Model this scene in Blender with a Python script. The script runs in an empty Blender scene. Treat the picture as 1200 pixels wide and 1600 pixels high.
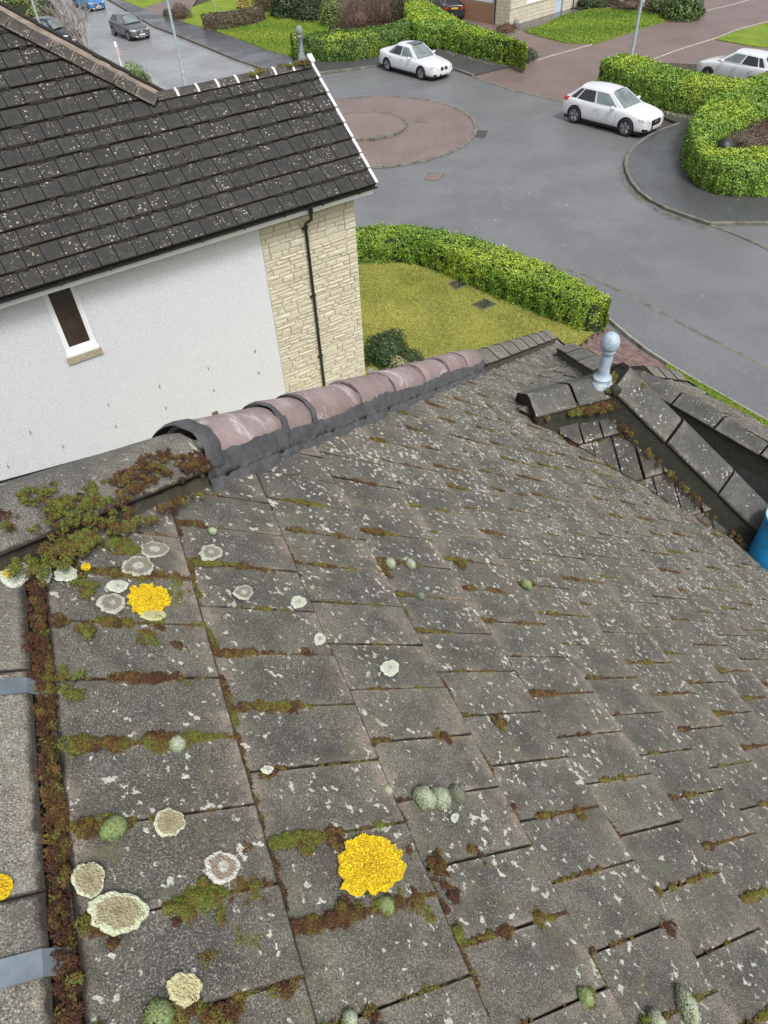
import bpy, bmesh, math, random
import numpy as np
from mathutils import Vector, Matrix
random.seed(7); rng = np.random.default_rng(7)
SC = bpy.context.scene; COL = SC.collection
PI = math.pi
# ------------------------------------------------------------------ camera, light, exposure
H = 11.3                                   # eye height above the street
F_, NX, NY = 1089.0, 56.0, -1065.0         # focal length and plumb point for the 1200x1600 frame
_dn = np.array([NX, NY, -F_]); _dn /= np.linalg.norm(_dn); _up = -_dn
_fw = np.array([0, 0, -1.0]); _Y = _fw - _up * _fw.dot(_up); _Y /= np.linalg.norm(_Y); _X = np.cross(_Y, _up)
RC = np.array([_X, _Y, _up]); EYE = np.array([0, 0, H])
cam = bpy.data.cameras.new('camera'); camo = bpy.data.objects.new('camera', cam); COL.objects.link(camo)
m4 = Matrix([list(RC[0]) + [0], list(RC[1]) + [0], list(RC[2]) + [H], [0, 0, 0, 1]])
camo.matrix_world = m4; cam.sensor_fit = 'HORIZONTAL'; cam.sensor_width = 36; cam.lens = 36 * F_ / 1200
cam.clip_start = .05; cam.clip_end = 3000; SC.camera = camo
SC.render.resolution_x, SC.render.resolution_y = 768, 1024

SUN_EL, SUN_AZ = math.radians(58), math.radians(150)      # azimuth clockwise from +Y
world = bpy.data.worlds.new('World'); SC.world = world; world.use_nodes = True
wn = world.node_tree; wn.nodes.clear()
sky = wn.nodes.new('ShaderNodeTexSky'); sky.sky_type = 'NISHITA'; sky.sun_disc = False
sky.sun_elevation = SUN_EL; sky.sun_rotation = SUN_AZ; sky.dust_density = 4; sky.air_density = 1.0; sky.ozone_density = 1
hs = wn.nodes.new('ShaderNodeHueSaturation'); hs.inputs['Saturation'].default_value = .34
bg = wn.nodes.new('ShaderNodeBackground'); bg.inputs['Strength'].default_value = .12
wo = wn.nodes.new('ShaderNodeOutputWorld')
wn.links.new(sky.outputs[0], hs.inputs['Color']); wn.links.new(hs.outputs[0], bg.inputs[0]); wn.links.new(bg.outputs[0], wo.inputs[0])
sl = bpy.data.lights.new('sun', 'SUN'); sl.energy = 1.5; sl.angle = math.radians(14); sl.color = (1, .985, .96)
so = bpy.data.objects.new('sun', sl); COL.objects.link(so)
sd = Vector((math.sin(SUN_AZ) * math.cos(SUN_EL), math.cos(SUN_AZ) * math.cos(SUN_EL), math.sin(SUN_EL)))
so.rotation_euler = sd.to_track_quat('Z', 'Y').to_euler(); so.location = (0, 0, 40)
SC.view_settings.view_transform = 'Standard'; SC.view_settings.look = 'None'; SC.view_settings.gamma = 1
SC.view_settings.exposure = .72
SC.view_settings.use_curve_mapping = False

# ------------------------------------------------------------------ helpers
def ray(x, y):
    d = RC @ np.array([x - 600, -(y - 800), -F_]); return d / np.linalg.norm(d)
def gz(x, y, z=0.0):
    d = ray(x, y); return EYE + d * (z - H) / d[2]
def g2(x, y, z=0.0):
    p = gz(x, y, z); return np.array([p[0], p[1]])
def proj(P):
    q = RC.T @ (np.asarray(P, float) - EYE); return np.array([600 - F_ * q[0] / q[2], 800 + F_ * q[1] / q[2]])
def on_plane(x, y, P0, n):
    d = ray(x, y); return EYE + d * ((P0 - EYE) @ n) / (d @ n)

WM = {}                                                     # world matrices of parents
def tag(o, label=None, cat=None, group=None, kind=None):
    if label: o['label'] = label
    if cat: o['category'] = cat
    if group: o['group'] = group
    if kind: o['kind'] = kind
    return o
def thing(name, loc, label, cat, group=None):
    o = bpy.data.objects.new(name, None); COL.objects.link(o); o.location = loc; o.empty_display_size = .2
    WM[o] = Matrix.Translation(Vector(loc)); return tag(o, label, cat, group)
def link(name, me, parent=None, M=None):
    o = bpy.data.objects.new(name, me); COL.objects.link(o)
    M = M or Matrix.Identity(4); WM[o] = M; o.matrix_basis = M
    if parent is not None:
        o.parent = parent; o.matrix_parent_inverse = WM[parent].inverted()
    return o
def basis(origin, x, y, z):
    return Matrix([[x[0], y[0], z[0], origin[0]], [x[1], y[1], z[1], origin[1]], [x[2], y[2], z[2], origin[2]], [0, 0, 0, 1]])

def np_mesh(name, V, F, mat, uv=None, col=None, smooth=False):
    """V (n,3); F (m,k) constant polygon size; uv (n,2); col (n,4) as point attributes"""
    V = np.asarray(V, np.float32); F = np.asarray(F, np.int32)
    me = bpy.data.meshes.new(name); k = F.shape[1]
    me.vertices.add(len(V)); me.vertices.foreach_set('co', V.ravel())
    me.loops.add(F.size); me.loops.foreach_set('vertex_index', F.ravel())
    me.polygons.add(len(F)); me.polygons.foreach_set('loop_start', np.arange(0, F.size, k, dtype=np.int32))
    me.polygons.foreach_set('loop_total', np.full(len(F), k, np.int32))
    if smooth: me.polygons.foreach_set('use_smooth', np.ones(len(F), bool))
    if uv is not None:
        l = me.uv_layers.new(name='UVMap'); l.data.foreach_set('uv', np.asarray(uv, np.float32)[F.ravel()].ravel())
    if col is not None:
        c = me.color_attributes.new('Col', 'FLOAT_COLOR', 'POINT'); c.data.foreach_set('color', np.asarray(col, np.float32).ravel())
    me.update(); me.validate(); me.materials.append(mat)
    return me

class MB:
    """collects polygons in world (or local) space and builds one mesh"""
    def __init__(s): s.v = []; s.f = []; s.uv = []
    def add(s, V, F, uv=None):
        b = len(s.v); s.v += [tuple(map(float, p)) for p in V]
        s.uv += [tuple(q) for q in uv] if uv is not None else [(0, 0)] * len(V)
        s.f += [tuple(i + b for i in f) for f in F]
    def box(s, c, size, ax=None, bev=0):
        c = np.array(c, float); hx, hy, hz = [q / 2 for q in size]
        ax = np.eye(3) if ax is None else np.array(ax, float)
        if not bev:
            P = [c + ax[0] * x * hx + ax[1] * y * hy + ax[2] * z * hz for z in (-1, 1) for x, y in ((-1, -1), (1, -1), (1, 1), (-1, 1))]
            s.add(P, [(3, 2, 1, 0), (4, 5, 6, 7), (0, 1, 5, 4), (1, 2, 6, 5), (2, 3, 7, 6), (3, 0, 4, 7)]); return
        P = []
        for zz, k in ((-1, 0), (1 - bev / hz, 0), (1, 1)):
            for x, y in ((-1, -1), (1, -1), (1, 1), (-1, 1)):
                P.append(c + ax[0] * x * (hx - bev * k) + ax[1] * y * (hy - bev * k) + ax[2] * zz * hz)
        s.add(P, [(3, 2, 1, 0), (8, 9, 10, 11)] + [(i, (i + 1) % 4, 4 + (i + 1) % 4, 4 + i) for i in range(4)] + [(4 + i, 4 + (i + 1) % 4, 8 + (i + 1) % 4, 8 + i) for i in range(4)])
    def prism(s, poly, z0, z1, bev=0):
        """poly: list of 3D points or 2D (then z0..z1 vertical)"""
        n = len(poly); a = [(p[0], p[1], z0) for p in poly]; b = [(p[0], p[1], z1) for p in poly]
        A = sum(poly[i][0] * poly[(i + 1) % n][1] - poly[(i + 1) % n][0] * poly[i][1] for i in range(n))
        if A < 0: a.reverse(); b.reverse()
        s.add(a + b, [tuple(range(n))[::-1], tuple(range(n, 2 * n))] + [(i, (i + 1) % n, n + (i + 1) % n, n + i) for i in range(n)])
    def tube(s, pts, r, n=8, caps=True):
        pts = [np.array(p, float) for p in pts]; rs = r if hasattr(r, '__len__') else [r] * len(pts)
        rings = []; prev = None
        for i, p in enumerate(pts):
            t = pts[min(i + 1, len(pts) - 1)] - pts[max(i - 1, 0)]; t /= np.linalg.norm(t) + 1e-9
            if prev is None:
                a = np.cross(t, [0, 0, 1.]);
                if np.linalg.norm(a) < .1: a = np.cross(t, [1., 0, 0])
            else: a = prev - t * prev.dot(t)
            a /= np.linalg.norm(a); prev = a; b = np.cross(t, a)
            rings.append([p + (a * math.cos(q) + b * math.sin(q)) * rs[i] for q in np.arange(n) * 2 * PI / n])
        V = [q for rg in rings for q in rg]; F = []
        for i in range(len(pts) - 1):
            for j in range(n): F.append((i * n + j, i * n + (j + 1) % n, (i + 1) * n + (j + 1) % n, (i + 1) * n + j))
        if caps: F += [tuple(range(n))[::-1], tuple(range((len(pts) - 1) * n, len(pts) * n))]
        s.add(V, F)
    def lathe(s, prof, c=(0, 0, 0), n=16, ax=None):
        c = np.array(c, float); ax = np.eye(3) if ax is None else np.array(ax)
        V = []; F = []
        for r, z in prof:
            for j in range(n):
                q = 2 * PI * j / n; V.append(c + ax[0] * math.cos(q) * r + ax[1] * math.sin(q) * r + ax[2] * z)
        for i in range(len(prof) - 1):
            for j in range(n): F.append((i * n + j, i * n + (j + 1) % n, (i + 1) * n + (j + 1) % n, (i + 1) * n + j))
        F += [tuple(range(n))[::-1], tuple(range((len(prof) - 1) * n, len(prof) * n))]
        s.add(V, F)
    def mesh(s, name, mat, smooth=False, auto=None):
        me = bpy.data.meshes.new(name); me.from_pydata(s.v, [], s.f); me.materials.append(mat)
        l = me.uv_layers.new(name='UVMap'); idx = np.zeros(len(me.loops), np.int32); me.loops.foreach_get('vertex_index', idx)
        l.data.foreach_set('uv', np.array(s.uv, np.float32)[idx].ravel())
        if smooth or auto:
            me.polygons.foreach_set('use_smooth', [True] * len(me.polygons))
            if auto: me.set_sharp_from_angle(angle=math.radians(auto))
        me.update(); return me
    def build(s, name, mat, parent=None, smooth=False, auto=None, M=None): return link(name, s.mesh(name, mat, smooth, auto), parent, M)

# ------------------------------------------------------------------ materials
class NT:
    def __init__(s, name):
        s.m = bpy.data.materials.new(name); s.m.use_nodes = True; s.t = s.m.node_tree; s.n = s.t.nodes
        s.b = s.n['Principled BSDF']; s.geo = s.n.new('ShaderNodeNewGeometry'); s.oi = s.n.new('ShaderNodeObjectInfo')
    def set(s, k, v):
        i = s.b.inputs[k]
        if hasattr(v, 'is_output') or isinstance(v, bpy.types.NodeSocket): s.t.links.new(v, i)
        else: i.default_value = (*v, 1) if isinstance(v, tuple) and len(v) == 3 else v
    def inp(s, sock, v):
        if isinstance(v, bpy.types.NodeSocket): s.t.links.new(v, sock)
        elif isinstance(v, tuple): sock.default_value = (*v, 1) if len(v) == 3 and len(sock.default_value) == 4 else v
        else: sock.default_value = v
    def noise(s, scale, detail=4, rough=.55, vec=None, dist=0, out=0):
        n = s.n.new('ShaderNodeTexNoise'); n.inputs['Scale'].default_value = scale; n.inputs['Detail'].default_value = detail
        n.inputs['Roughness'].default_value = rough; n.inputs['Distortion'].default_value = dist
        s.t.links.new(vec or s.geo.outputs['Position'], n.inputs['Vector']); return n.outputs[out]
    def vor(s, scale, feature='F1', vec=None, out='Distance', rnd=1):
        n = s.n.new('ShaderNodeTexVoronoi'); n.feature = feature; n.inputs['Scale'].default_value = scale; n.inputs['Randomness'].default_value = rnd
        s.t.links.new(vec or s.geo.outputs['Position'], n.inputs['Vector']); return n.outputs[out]
    def ramp(s, v, lo, hi, a=0., b=1.):
        n = s.n.new('ShaderNodeMapRange'); s.inp(n.inputs[0], v); n.inputs[1].default_value = lo; n.inputs[2].default_value = hi
        n.inputs[3].default_value = a; n.inputs[4].default_value = b; n.interpolation_type = 'SMOOTHSTEP'; return n.outputs[0]
    def mix(s, f, a, b, mode='MIX'):
        n = s.n.new('ShaderNodeMix'); n.data_type = 'RGBA'; n.blend_type = mode
        s.inp(n.inputs[0], f); s.inp(n.inputs[6], a); s.inp(n.inputs[7], b); return n.outputs[2]
    def math(s, op, a, b=0.):
        n = s.n.new('ShaderNodeMath'); n.operation = op; s.inp(n.inputs[0], a); s.inp(n.inputs[1], b); n.use_clamp = op in ('MULTIPLY_C',); return n.outputs[0]
    def sep(s, v):
        n = s.n.new('ShaderNodeSeparateXYZ'); s.t.links.new(v, n.inputs[0]); return n.outputs
    def uvc(s):
        n = s.n.new('ShaderNodeUVMap'); n.uv_map = 'UVMap'; return n.outputs[0]
    def attr(s, name='Col'):
        n = s.n.new('ShaderNodeAttribute'); n.attribute_name = name; return n.outputs[0]
    def bump(s, h, dist=.01, strength=1.0):
        n = s.n.new('ShaderNodeBump'); n.inputs['Distance'].default_value = dist; n.inputs['Strength'].default_value = strength
        s.t.links.new(h, n.inputs['Height']); s.t.links.new(n.outputs[0], s.b.inputs['Normal'])

def simple(name, col, rough=.6, metal=0., spec=.5, var=.12, nscale=8, bump=0, bscale=60, coat=0, trans=0):
    t = NT(name); n = t.noise(nscale, 5)
    a = tuple(c * (1 - var) for c in col); b = tuple(min(1, c * (1 + var)) for c in col)
    t.set('Base Color', t.mix(t.ramp(n, .3, .7), a, b)); t.set('Roughness', rough); t.set('Metallic', metal); t.set('Specular IOR Level', spec)
    if coat: t.set('Coat Weight', coat); t.set('Coat Roughness', .06)
    if bump: t.bump(t.noise(bscale, 6, .65), bump)
    return t.m

def tile_mat(name, c_lo, c_hi, fleck=(.62, .62, .56), near=True, tan=(.30, .24, .195), tan_amt=.8, fk=0., wid_=.1535, gau_=.345, jw=.0050):
    t = NT(name)
    big = t.noise(3.0, 4); mid = t.noise(22, 6, .65); fine = t.noise(330, 3, .7); spk = t.noise(900, 2, .8)
    rnd = t.oi.outputs['Random']
    base = t.mix(t.ramp(mid, .25, .75), c_lo, c_hi)
    base = t.mix(t.ramp(rnd, 0, 1, 0, .85), base, t.mix(1, base, (.66, .67, .72), 'MULTIPLY'))
    base = t.mix(t.ramp(big, .4, .7, 0, .45), base, tuple(c * k for c, k in zip(c_hi, (.88, .90, .72))))
    uv = t.sep(t.uvc())
    e1 = t.math('MINIMUM', uv[0], t.math('SUBTRACT', 1., uv[0])); e2 = t.math('MINIMUM', uv[1], t.math('SUBTRACT', 1., uv[1]))
    e = t.math('MINIMUM', e1, t.math('MULTIPLY', e2, .6))
    e = t.math('ADD', e, t.math('MULTIPLY', t.math('SUBTRACT', mid, .5), .28))
    edge = t.math('MULTIPLY', t.ramp(e, .0, .09, tan_amt, 0), t.ramp(t.noise(5, 3), .42, .62))
    base = t.mix(edge, base, tan)
    ctr = t.ramp(t.math('ADD', e, t.math('MULTIPLY', t.math('SUBTRACT', t.noise(12, 4), .5), .3)), .05, .26)
    base = t.mix(t.math('MULTIPLY', ctr, .75), base, t.mix(1, base, (.66, .70, .78), 'MULTIPLY'))
    base = t.mix(t.ramp(fine, .53, .66, 0, .7), base, tuple(min(1, c * 2.3) for c in c_hi))
    base = t.mix(t.ramp(fine, .47, .34, 0, .9), base, tuple(c * .22 for c in c_lo))
    base = t.mix(t.ramp(t.noise(120, 3, .7), .60, .68, 0, .6), base, tuple(min(1, c * 1.9) for c in c_hi))
    e0 = t.math('MINIMUM', t.math('MULTIPLY', e1, wid_), t.math('MULTIPLY', e2, gau_ * .55)); jn = t.math('ADD', e0, t.math('MULTIPLY', t.math('SUBTRACT', t.noise(35, 4), .5), .007))
    base = t.mix(t.ramp(t.noise(9, 5, .7), .42, .66, 0, .5), base, tuple(c * .55 for c in c_lo))
    dots = t.ramp(t.vor(55), .10, .05); dots = t.math('MULTIPLY', dots, t.ramp(t.noise(9, 3), .5, .6))
    base = t.mix(t.math('MULTIPLY', dots, .85), base, (.03, .024, .02))
    hgt = t.math('ADD', t.math('MULTIPLY', mid, .5), t.math('MULTIPLY', fine, .55))
    if near:
        lic = t.noise(52, 3, .55, dist=.1); dens = t.noise(8.5, 3)
        pos = t.sep(t.geo.outputs['Position']); far = t.ramp(pos[1], .9, 3.2, fk, .030 + fk)
        thr = t.math('ADD', lic, t.math('ADD', far, t.math('MULTIPLY', t.math('SUBTRACT', dens, .5), .42)))
        lm = t.ramp(thr, .625, .675)
        sm = t.math('MULTIPLY', t.ramp(t.math('ADD', t.vor(30), t.math('MULTIPLY', fine, .1)), .30, .24), t.ramp(t.noise(13, 2), .47, .53))
        sm = t.math('MULTIPLY', sm, t.ramp(pos[1], .8, 2.3, .0, 1 if fk == 0 else .0))
        lm = t.math('MAXIMUM', lm, sm)
        lcol = t.mix(t.ramp(t.noise(30, 2), .4, .65), fleck, (.50, .53, .40)); lcol = t.mix(t.ramp(fine, .4, .6), (.36, .36, .33), lcol)
        base = t.mix(t.math('MULTIPLY', lm, .95), base, lcol); hgt = t.math('ADD', hgt, t.math('MULTIPLY', lm, .3))
        gl = t.math('MULTIPLY', t.ramp(t.noise(16, 4), .60, .68), .5); base = t.mix(gl, base, (.13, .14, .075))
    else:
        v1 = t.vor(12); v2 = t.vor(22); m = t.noise(2.2, 3)
        a = t.math('MULTIPLY', t.ramp(t.math('ADD', v1, t.math('MULTIPLY', mid, .22)), .345, .30), t.ramp(m, .50, .60))
        b = t.math('MULTIPLY', t.ramp(t.math('ADD', v2, t.math('MULTIPLY', mid, .2)), .33, .28), t.ramp(t.noise(3.1, 3), .50, .60))
        lm = t.math('MAXIMUM', a, b); base = t.mix(t.math('MULTIPLY', lm, .8), base, t.mix(rnd, fleck, (.42, .36, .24)))
    base = t.mix(t.ramp(jn, jw * .15, jw, .92, 0), base, (.016, .013, .009))
    t.set('Base Color', base); t.set('Roughness', t.ramp(mid, .3, .7, .62, .9)); t.set('Specular IOR Level', .35)
    t.bump(hgt, .006 if near else .01, .9)
    return t.m

M = {}
M['tile'] = tile_mat('roof_tile', (.086, .079, .064), (.195, .180, .148), fleck=(.66, .65, .57))
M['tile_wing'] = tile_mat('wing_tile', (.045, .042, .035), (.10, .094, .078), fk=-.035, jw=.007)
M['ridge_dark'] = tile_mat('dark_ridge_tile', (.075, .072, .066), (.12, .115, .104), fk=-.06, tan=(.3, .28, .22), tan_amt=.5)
M['ridge_old'] = tile_mat('old_ridge_tile', (.12, .11, .095), (.25, .235, .20), tan=(.25, .22, .17), fk=-.05)
M['ntile'] = tile_mat('neighbour_tile', (.027, .026, .024), (.056, .053, .048), fleck=(.50, .48, .42), near=False, tan=(.09, .08, .07), tan_amt=.4, wid_=.36, gau_=.39, jw=.022)
M['nridge'] = tile_mat('neighbour_ridge', (.04, .037, .033), (.085, .078, .068), fleck=(.45, .40, .25), near=False)

def pink_mat():
    t = NT('terracotta_ridge'); n = t.noise(5, 6); s = t.noise(2.4, 8, .7, dist=2.5)
    c = t.mix(t.ramp(n, .3, .7), (.215, .155, .150), (.30, .235, .226))
    c = t.mix(t.ramp(s, .55, .68, 0, .75), c, (.52, .50, .49))
    w = t.ramp(t.math('ABSOLUTE', t.math('SUBTRACT', t.noise(7, 2, dist=3), .5)), .012, .002); c = t.mix(t.math('MULTIPLY', w, .35), c, (.55, .53, .52))
    c = t.mix(t.ramp(t.vor(16), .05, .03, 0, .9), c, (.04, .035, .035))
    t.set('Base Color', c); t.set('Roughness', t.ramp(s, .4, .7, .42, .7)); t.bump(t.noise(140, 4), .002); return t.m
M['pink'] = pink_mat()
def mortar_mat(name, col):
    t = NT(name); n = t.noise(14, 8, .7, dist=.6); f = t.noise(180, 4, .7)
    t.set('Base Color', t.mix(t.ramp(n, .3, .7), tuple(c * .72 for c in col), tuple(c * 1.35 for c in col))); t.set('Roughness', .85)
    t.bump(t.math('ADD', n, t.math('MULTIPLY', f, .3)), .02, .9); return t.m
M['mortar'] = mortar_mat('fresh_grey_mortar', (.080, .082, .086)); M['oldmortar'] = mortar_mat('mossy_old_mortar', (.06, .054, .034)); M['oldmortar2'] = mortar_mat('black_wet_mortar', (.030, .029, .02))
M['dark'] = simple('dark_underlay', (.018, .017, .016), .9)
def asphalt(name, c, wet=.5):
    t = NT(name); fine = t.noise(42, 5, .8); f2 = t.noise(14, 5, .7); big = t.noise(.32, 5, .6); str_ = t.noise(.9, 4, .6)
    b = t.mix(t.ramp(fine, .3, .7), tuple(k * .5 for k in c), tuple(k * 1.8 for k in c))
    b = t.mix(t.ramp(big, .35, .65, 0, .45), b, tuple(k * .68 for k in c)); b = t.mix(t.ramp(t.noise(1.4, 7, .75, dist=1.5), .50, .66, 0, .30), b, tuple(k * 1.5 for k in c)); b = t.mix(t.ramp(t.vor(4.5), .045, .03, 0, .8), b, (.3, .3, .28))
    b = t.mix(t.ramp(t.noise(2.5, 6, .7), .62, .68, 0, .12), b, (.20, .20, .19))
    t.set('Base Color', b); r = t.math('ADD', t.ramp(t.math('ADD', t.math('MULTIPLY', big, .7), t.math('MULTIPLY', str_, .3)), .40, .60, .40 - .16 * wet, .46), t.ramp(f2, .3, .7, -.04, .06))
    t.set('Roughness', r); t.set('Specular IOR Level', .62); t.bump(t.math('ADD', fine, t.math('MULTIPLY', f2, .4)), .006, .5); return t.m
M['road'] = asphalt('wet_road_asphalt', (.125, .127, .129)); M['pave'] = asphalt('wet_pavement_asphalt', (.062, .063, .065), 1.2)
M['concrete'] = simple('pale_concrete', (.26, .26, .26), .5, var=.2, nscale=2, bump=.003)
M['kerb'] = simple('kerb_concrete', (.135, .128, .105), .75, var=.3, nscale=3, bump=.004)
M['kerbwhite'] = simple('pale_edging', (.36, .33, .29), .75, var=.2, nscale=3, bump=.004)
def blockmat(name, a, b, scale=1., ang=0., ring=None):
    t = NT(name); vec = t.geo.outputs['Position']
    if ring is not None:
        mp = t.n.new('ShaderNodeVectorMath'); mp.operation = 'SUBTRACT'; t.t.links.new(vec, mp.inputs[0]); mp.inputs[1].default_value = (ring[0], ring[1], 0)
        x = t.sep(mp.outputs[0]); r = t.math('SQRT', t.math('ADD', t.math('MULTIPLY', x[0], x[0]), t.math('MULTIPLY', x[1], x[1])))
        th = t.math('ARCTAN2', x[1], x[0]); cb = t.n.new('ShaderNodeCombineXYZ'); t.t.links.new(t.math('MULTIPLY', th, 3.0), cb.inputs[0]); t.t.links.new(r, cb.inputs[1]); vec = cb.outputs[0]
    else:
        mp = t.n.new('ShaderNodeMapping'); mp.inputs['Rotation'].default_value = (0, 0, ang); t.t.links.new(vec, mp.inputs[0]); vec = mp.outputs[0]
    br = t.n.new('ShaderNodeTexBrick'); t.t.links.new(vec, br.inputs['Vector']); br.inputs['Scale'].default_value = 1
    br.inputs['Brick Width'].default_value = .21 * scale; br.inputs['Row Height'].default_value = .11 * scale; br.inputs['Mortar Size'].default_value = .008 * scale
    br.inputs['Color1'].default_value = (*a, 1); br.inputs['Color2'].default_value = (*b, 1); br.inputs['Mortar'].default_value = (a[0] * .45, a[1] * .55, a[2] * .5, 1)
    c = t.mix(t.ramp(t.noise(.5, 5), .3, .7, 0, .55), br.outputs['Color'], tuple(k * .62 for k in a))
    c = t.mix(t.ramp(t.noise(7, 5, .7), .35, .65), t.mix(1, c, (.86, .9, .9), 'MULTIPLY'), t.mix(1, c, (1.12, 1.1, 1.1), 'MULTIPLY'))
    t.set('Base Color', c); t.set('Roughness', .5); t.bump(br.outputs['Fac'], .006, -.6); return t.m
M['block'] = blockmat('red_block_paving', (.185, .13, .115), (.215, .155, .14), 1.3, .5)
M['brick'] = simple('paving_brick', (.16, .105, .09), .65, var=.3, nscale=6, bump=.004)
def grassmat(name, a, b, c):
    t = NT(name); n1 = t.noise(.8, 5); n2 = t.noise(7, 6, .75); n3 = t.noise(45, 3, .8)
    k = t.mix(t.ramp(n1, .3, .7), a, b); k = t.mix(t.ramp(n2, .45, .7, 0, .7), k, c); k = t.mix(t.ramp(n3, .45, .25, 0, .5), k, tuple(q * .45 for q in a))
    t.set('Base Color', k); t.set('Roughness', .9); t.set('Specular IOR Level', .15); t.bump(t.math('ADD', n3, n2), .05, .8); return t.m
M['lawn'] = grassmat('mossy_lawn', (.19, .21, .035), (.34, .33, .06), (.42, .38, .14))
M['lawn2'] = grassmat('green_lawn', (.12, .21, .02), (.21, .28, .035), (.30, .31, .06))
M['soil'] = simple('bare_soil', (.055, .042, .03), .95, var=.4, nscale=5, bump=.03, bscale=20)
def leafmat(name, sub=.1, rough=.42):
    t = NT(name); t.set('Base Color', t.mix(.9, t.attr(), t.attr())); t.set('Roughness', rough); t.set('Specular IOR Level', .5); return t.m
M['leaf'] = leafmat('glossy_leaves'); M['matte_leaf'] = leafmat('matte_leaves', rough=.85)
M['core'] = simple('hedge_core', (.018, .026, .008), .95, var=.4, nscale=9)
M['bark'] = simple('grey_bark', (.27, .24, .205), .85, var=.3, nscale=14, bump=.004)
M['twig'] = simple('brown_twigs', (.16, .105, .075), .9, var=.4, nscale=5)
M['render'] = simple('white_roughcast', (.685, .695, .73), .9, var=.16, nscale=55, bump=.03, bscale=42)
M['white'] = simple('white_upvc', (.78, .79, .80), .35, var=.03)
M['blackp'] = simple('black_plastic', (.016, .02, .021), .35, var=.2)
M['cream_mortar'] = simple('cream_mortar', (.34, .295, .21), .9, var=.15, nscale=10, bump=.004)
def stonemat(name, a, b):
    t = NT(name); r = t.oi.outputs['Random']; n = t.noise(9, 6, .7, dist=.8)
    c = t.mix(r, a, b); c = t.mix(t.ramp(n, .50, .72, 0, .28), c, (.34, .27, .17)); c = t.mix(t.ramp(n, .42, .28, 0, .4), c, (.62, .58, .46))
    t.set('Base Color', c); t.set('Roughness', .88); t.bump(t.math('ADD', n, t.math('MULTIPLY', t.noise(60, 4), .3)), .03, .9); return t.m
M['stone'] = stonemat('split_sandstone', (.53, .485, .37), (.60, .555, .435))
M['glass'] = simple('dark_glass', (.02, .022, .026), .06, var=.0, spec=.8)
M['carglass'] = simple('car_glass', (.14, .17, .165), .06, spec=.9, var=.3, nscale=2)
M['blind'] = simple('brown_blind', (.075, .052, .045), .5)
M['lead'] = simple('blue_grey_clay_finial', (.33, .42, .52), .55, var=.25, nscale=20, bump=.004)
def finmat():
    t = NT('weathered_finial'); n = t.noise(14, 7, .7); c = t.mix(t.ramp(n, .3, .7), (.24, .31, .38), (.38, .46, .55))
    c = t.mix(t.ramp(t.noise(26, 5, .7), .56, .64, 0, .9), c, (.55, .55, .45)); c = t.mix(t.ramp(t.noise(19, 5), .62, .70, 0, .8), c, (.22, .12, .05))
    t.set('Base Color', c); t.set('Roughness', .55); t.bump(n, .004); return t.m
M['finial'] = finmat()
M['nfinial'] = simple('grey_finial', (.20, .23, .23), .7, var=.3, nscale=12, bump=.004)
M['steel'] = simple('galvanised_steel', (.22, .26, .29), .42, metal=.55, var=.25, nscale=12)
M['post'] = simple('grey_painted_post', (.33, .40, .42), .45, var=.12, nscale=6)
M['tyre'] = simple('tyre_rubber', (.014, .014, .014), .8); M['rim'] = simple('alloy_rim', (.50, .51, .52), .3, metal=.8)
M['rimdark'] = simple('dark_alloy', (.10, .10, .11), .35, metal=.7)
def paint(name, c, metal=0.): return simple(name, c, .28, metal=metal, var=.02, coat=.8, spec=.5)
M['pwhite'] = paint('white_car_paint', (.60, .61, .62)); M['pgrey'] = paint('grey_car_paint', (.055, .06, .065), .4); M['psilver'] = paint('silver_car_paint', (.15, .155, .165), .5)
M['pblue'] = paint('blue_car_paint', (.01, .16, .42)); M['pblack'] = paint('black_car_paint', (.012, .014, .018))
M['lampglass'] = simple('headlight_glass', (.38, .40, .42), .1, spec=.8, var=.4, nscale=12); M['red'] = simple('red_plastic', (.40, .02, .015), .25)
M['plate'] = simple('white_number_plate', (.72, .72, .70), .4, var=.02); M['yplate'] = simple('yellow_number_plate', (.72, .52, .04), .4, var=.02)
M['ink'] = simple('black_ink', (.01, .01, .01), .5)
M['iron'] = simple('cast_iron', (.035, .038, .042), .45, metal=.3, var=.3, nscale=10, bump=.004)
M['bluebucket'] = simple('blue_plastic', (.012, .27, .62), .4, var=.18, nscale=14, bump=.002, bscale=90)
M['door'] = simple('pale_blue_door', (.45, .55, .68), .4, var=.03)

# ------------------------------------------------------------------ roof frame of the near house
AZ = .356; PT = math.radians(35.2); GA = .345; PW = .1535
U = np.array([-math.sin(AZ), math.cos(AZ), 0]); W = np.array([math.cos(AZ), math.sin(AZ), 0]); Z = np.array([0, 0, 1.0])
S = W * math.cos(PT) - Z * math.sin(PT); N = np.cross(U, S); N = N if N[2] > 0 else -N
O = np.array([-.602, .593, H - 1.171])
def rp(a, s, h=0.): return O + U * a + S * s + N * h
def uw(a, w, z): return np.array([O[0], O[1], 0]) + U * a + W * w + Z * z          # plan coordinates, absolute z
def px_roof(x, y, h=0.):
    P = on_plane(x, y, O + N * h, N); return (P - O) @ U, (P - O) @ S
CP = math.cos(PT)

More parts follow.
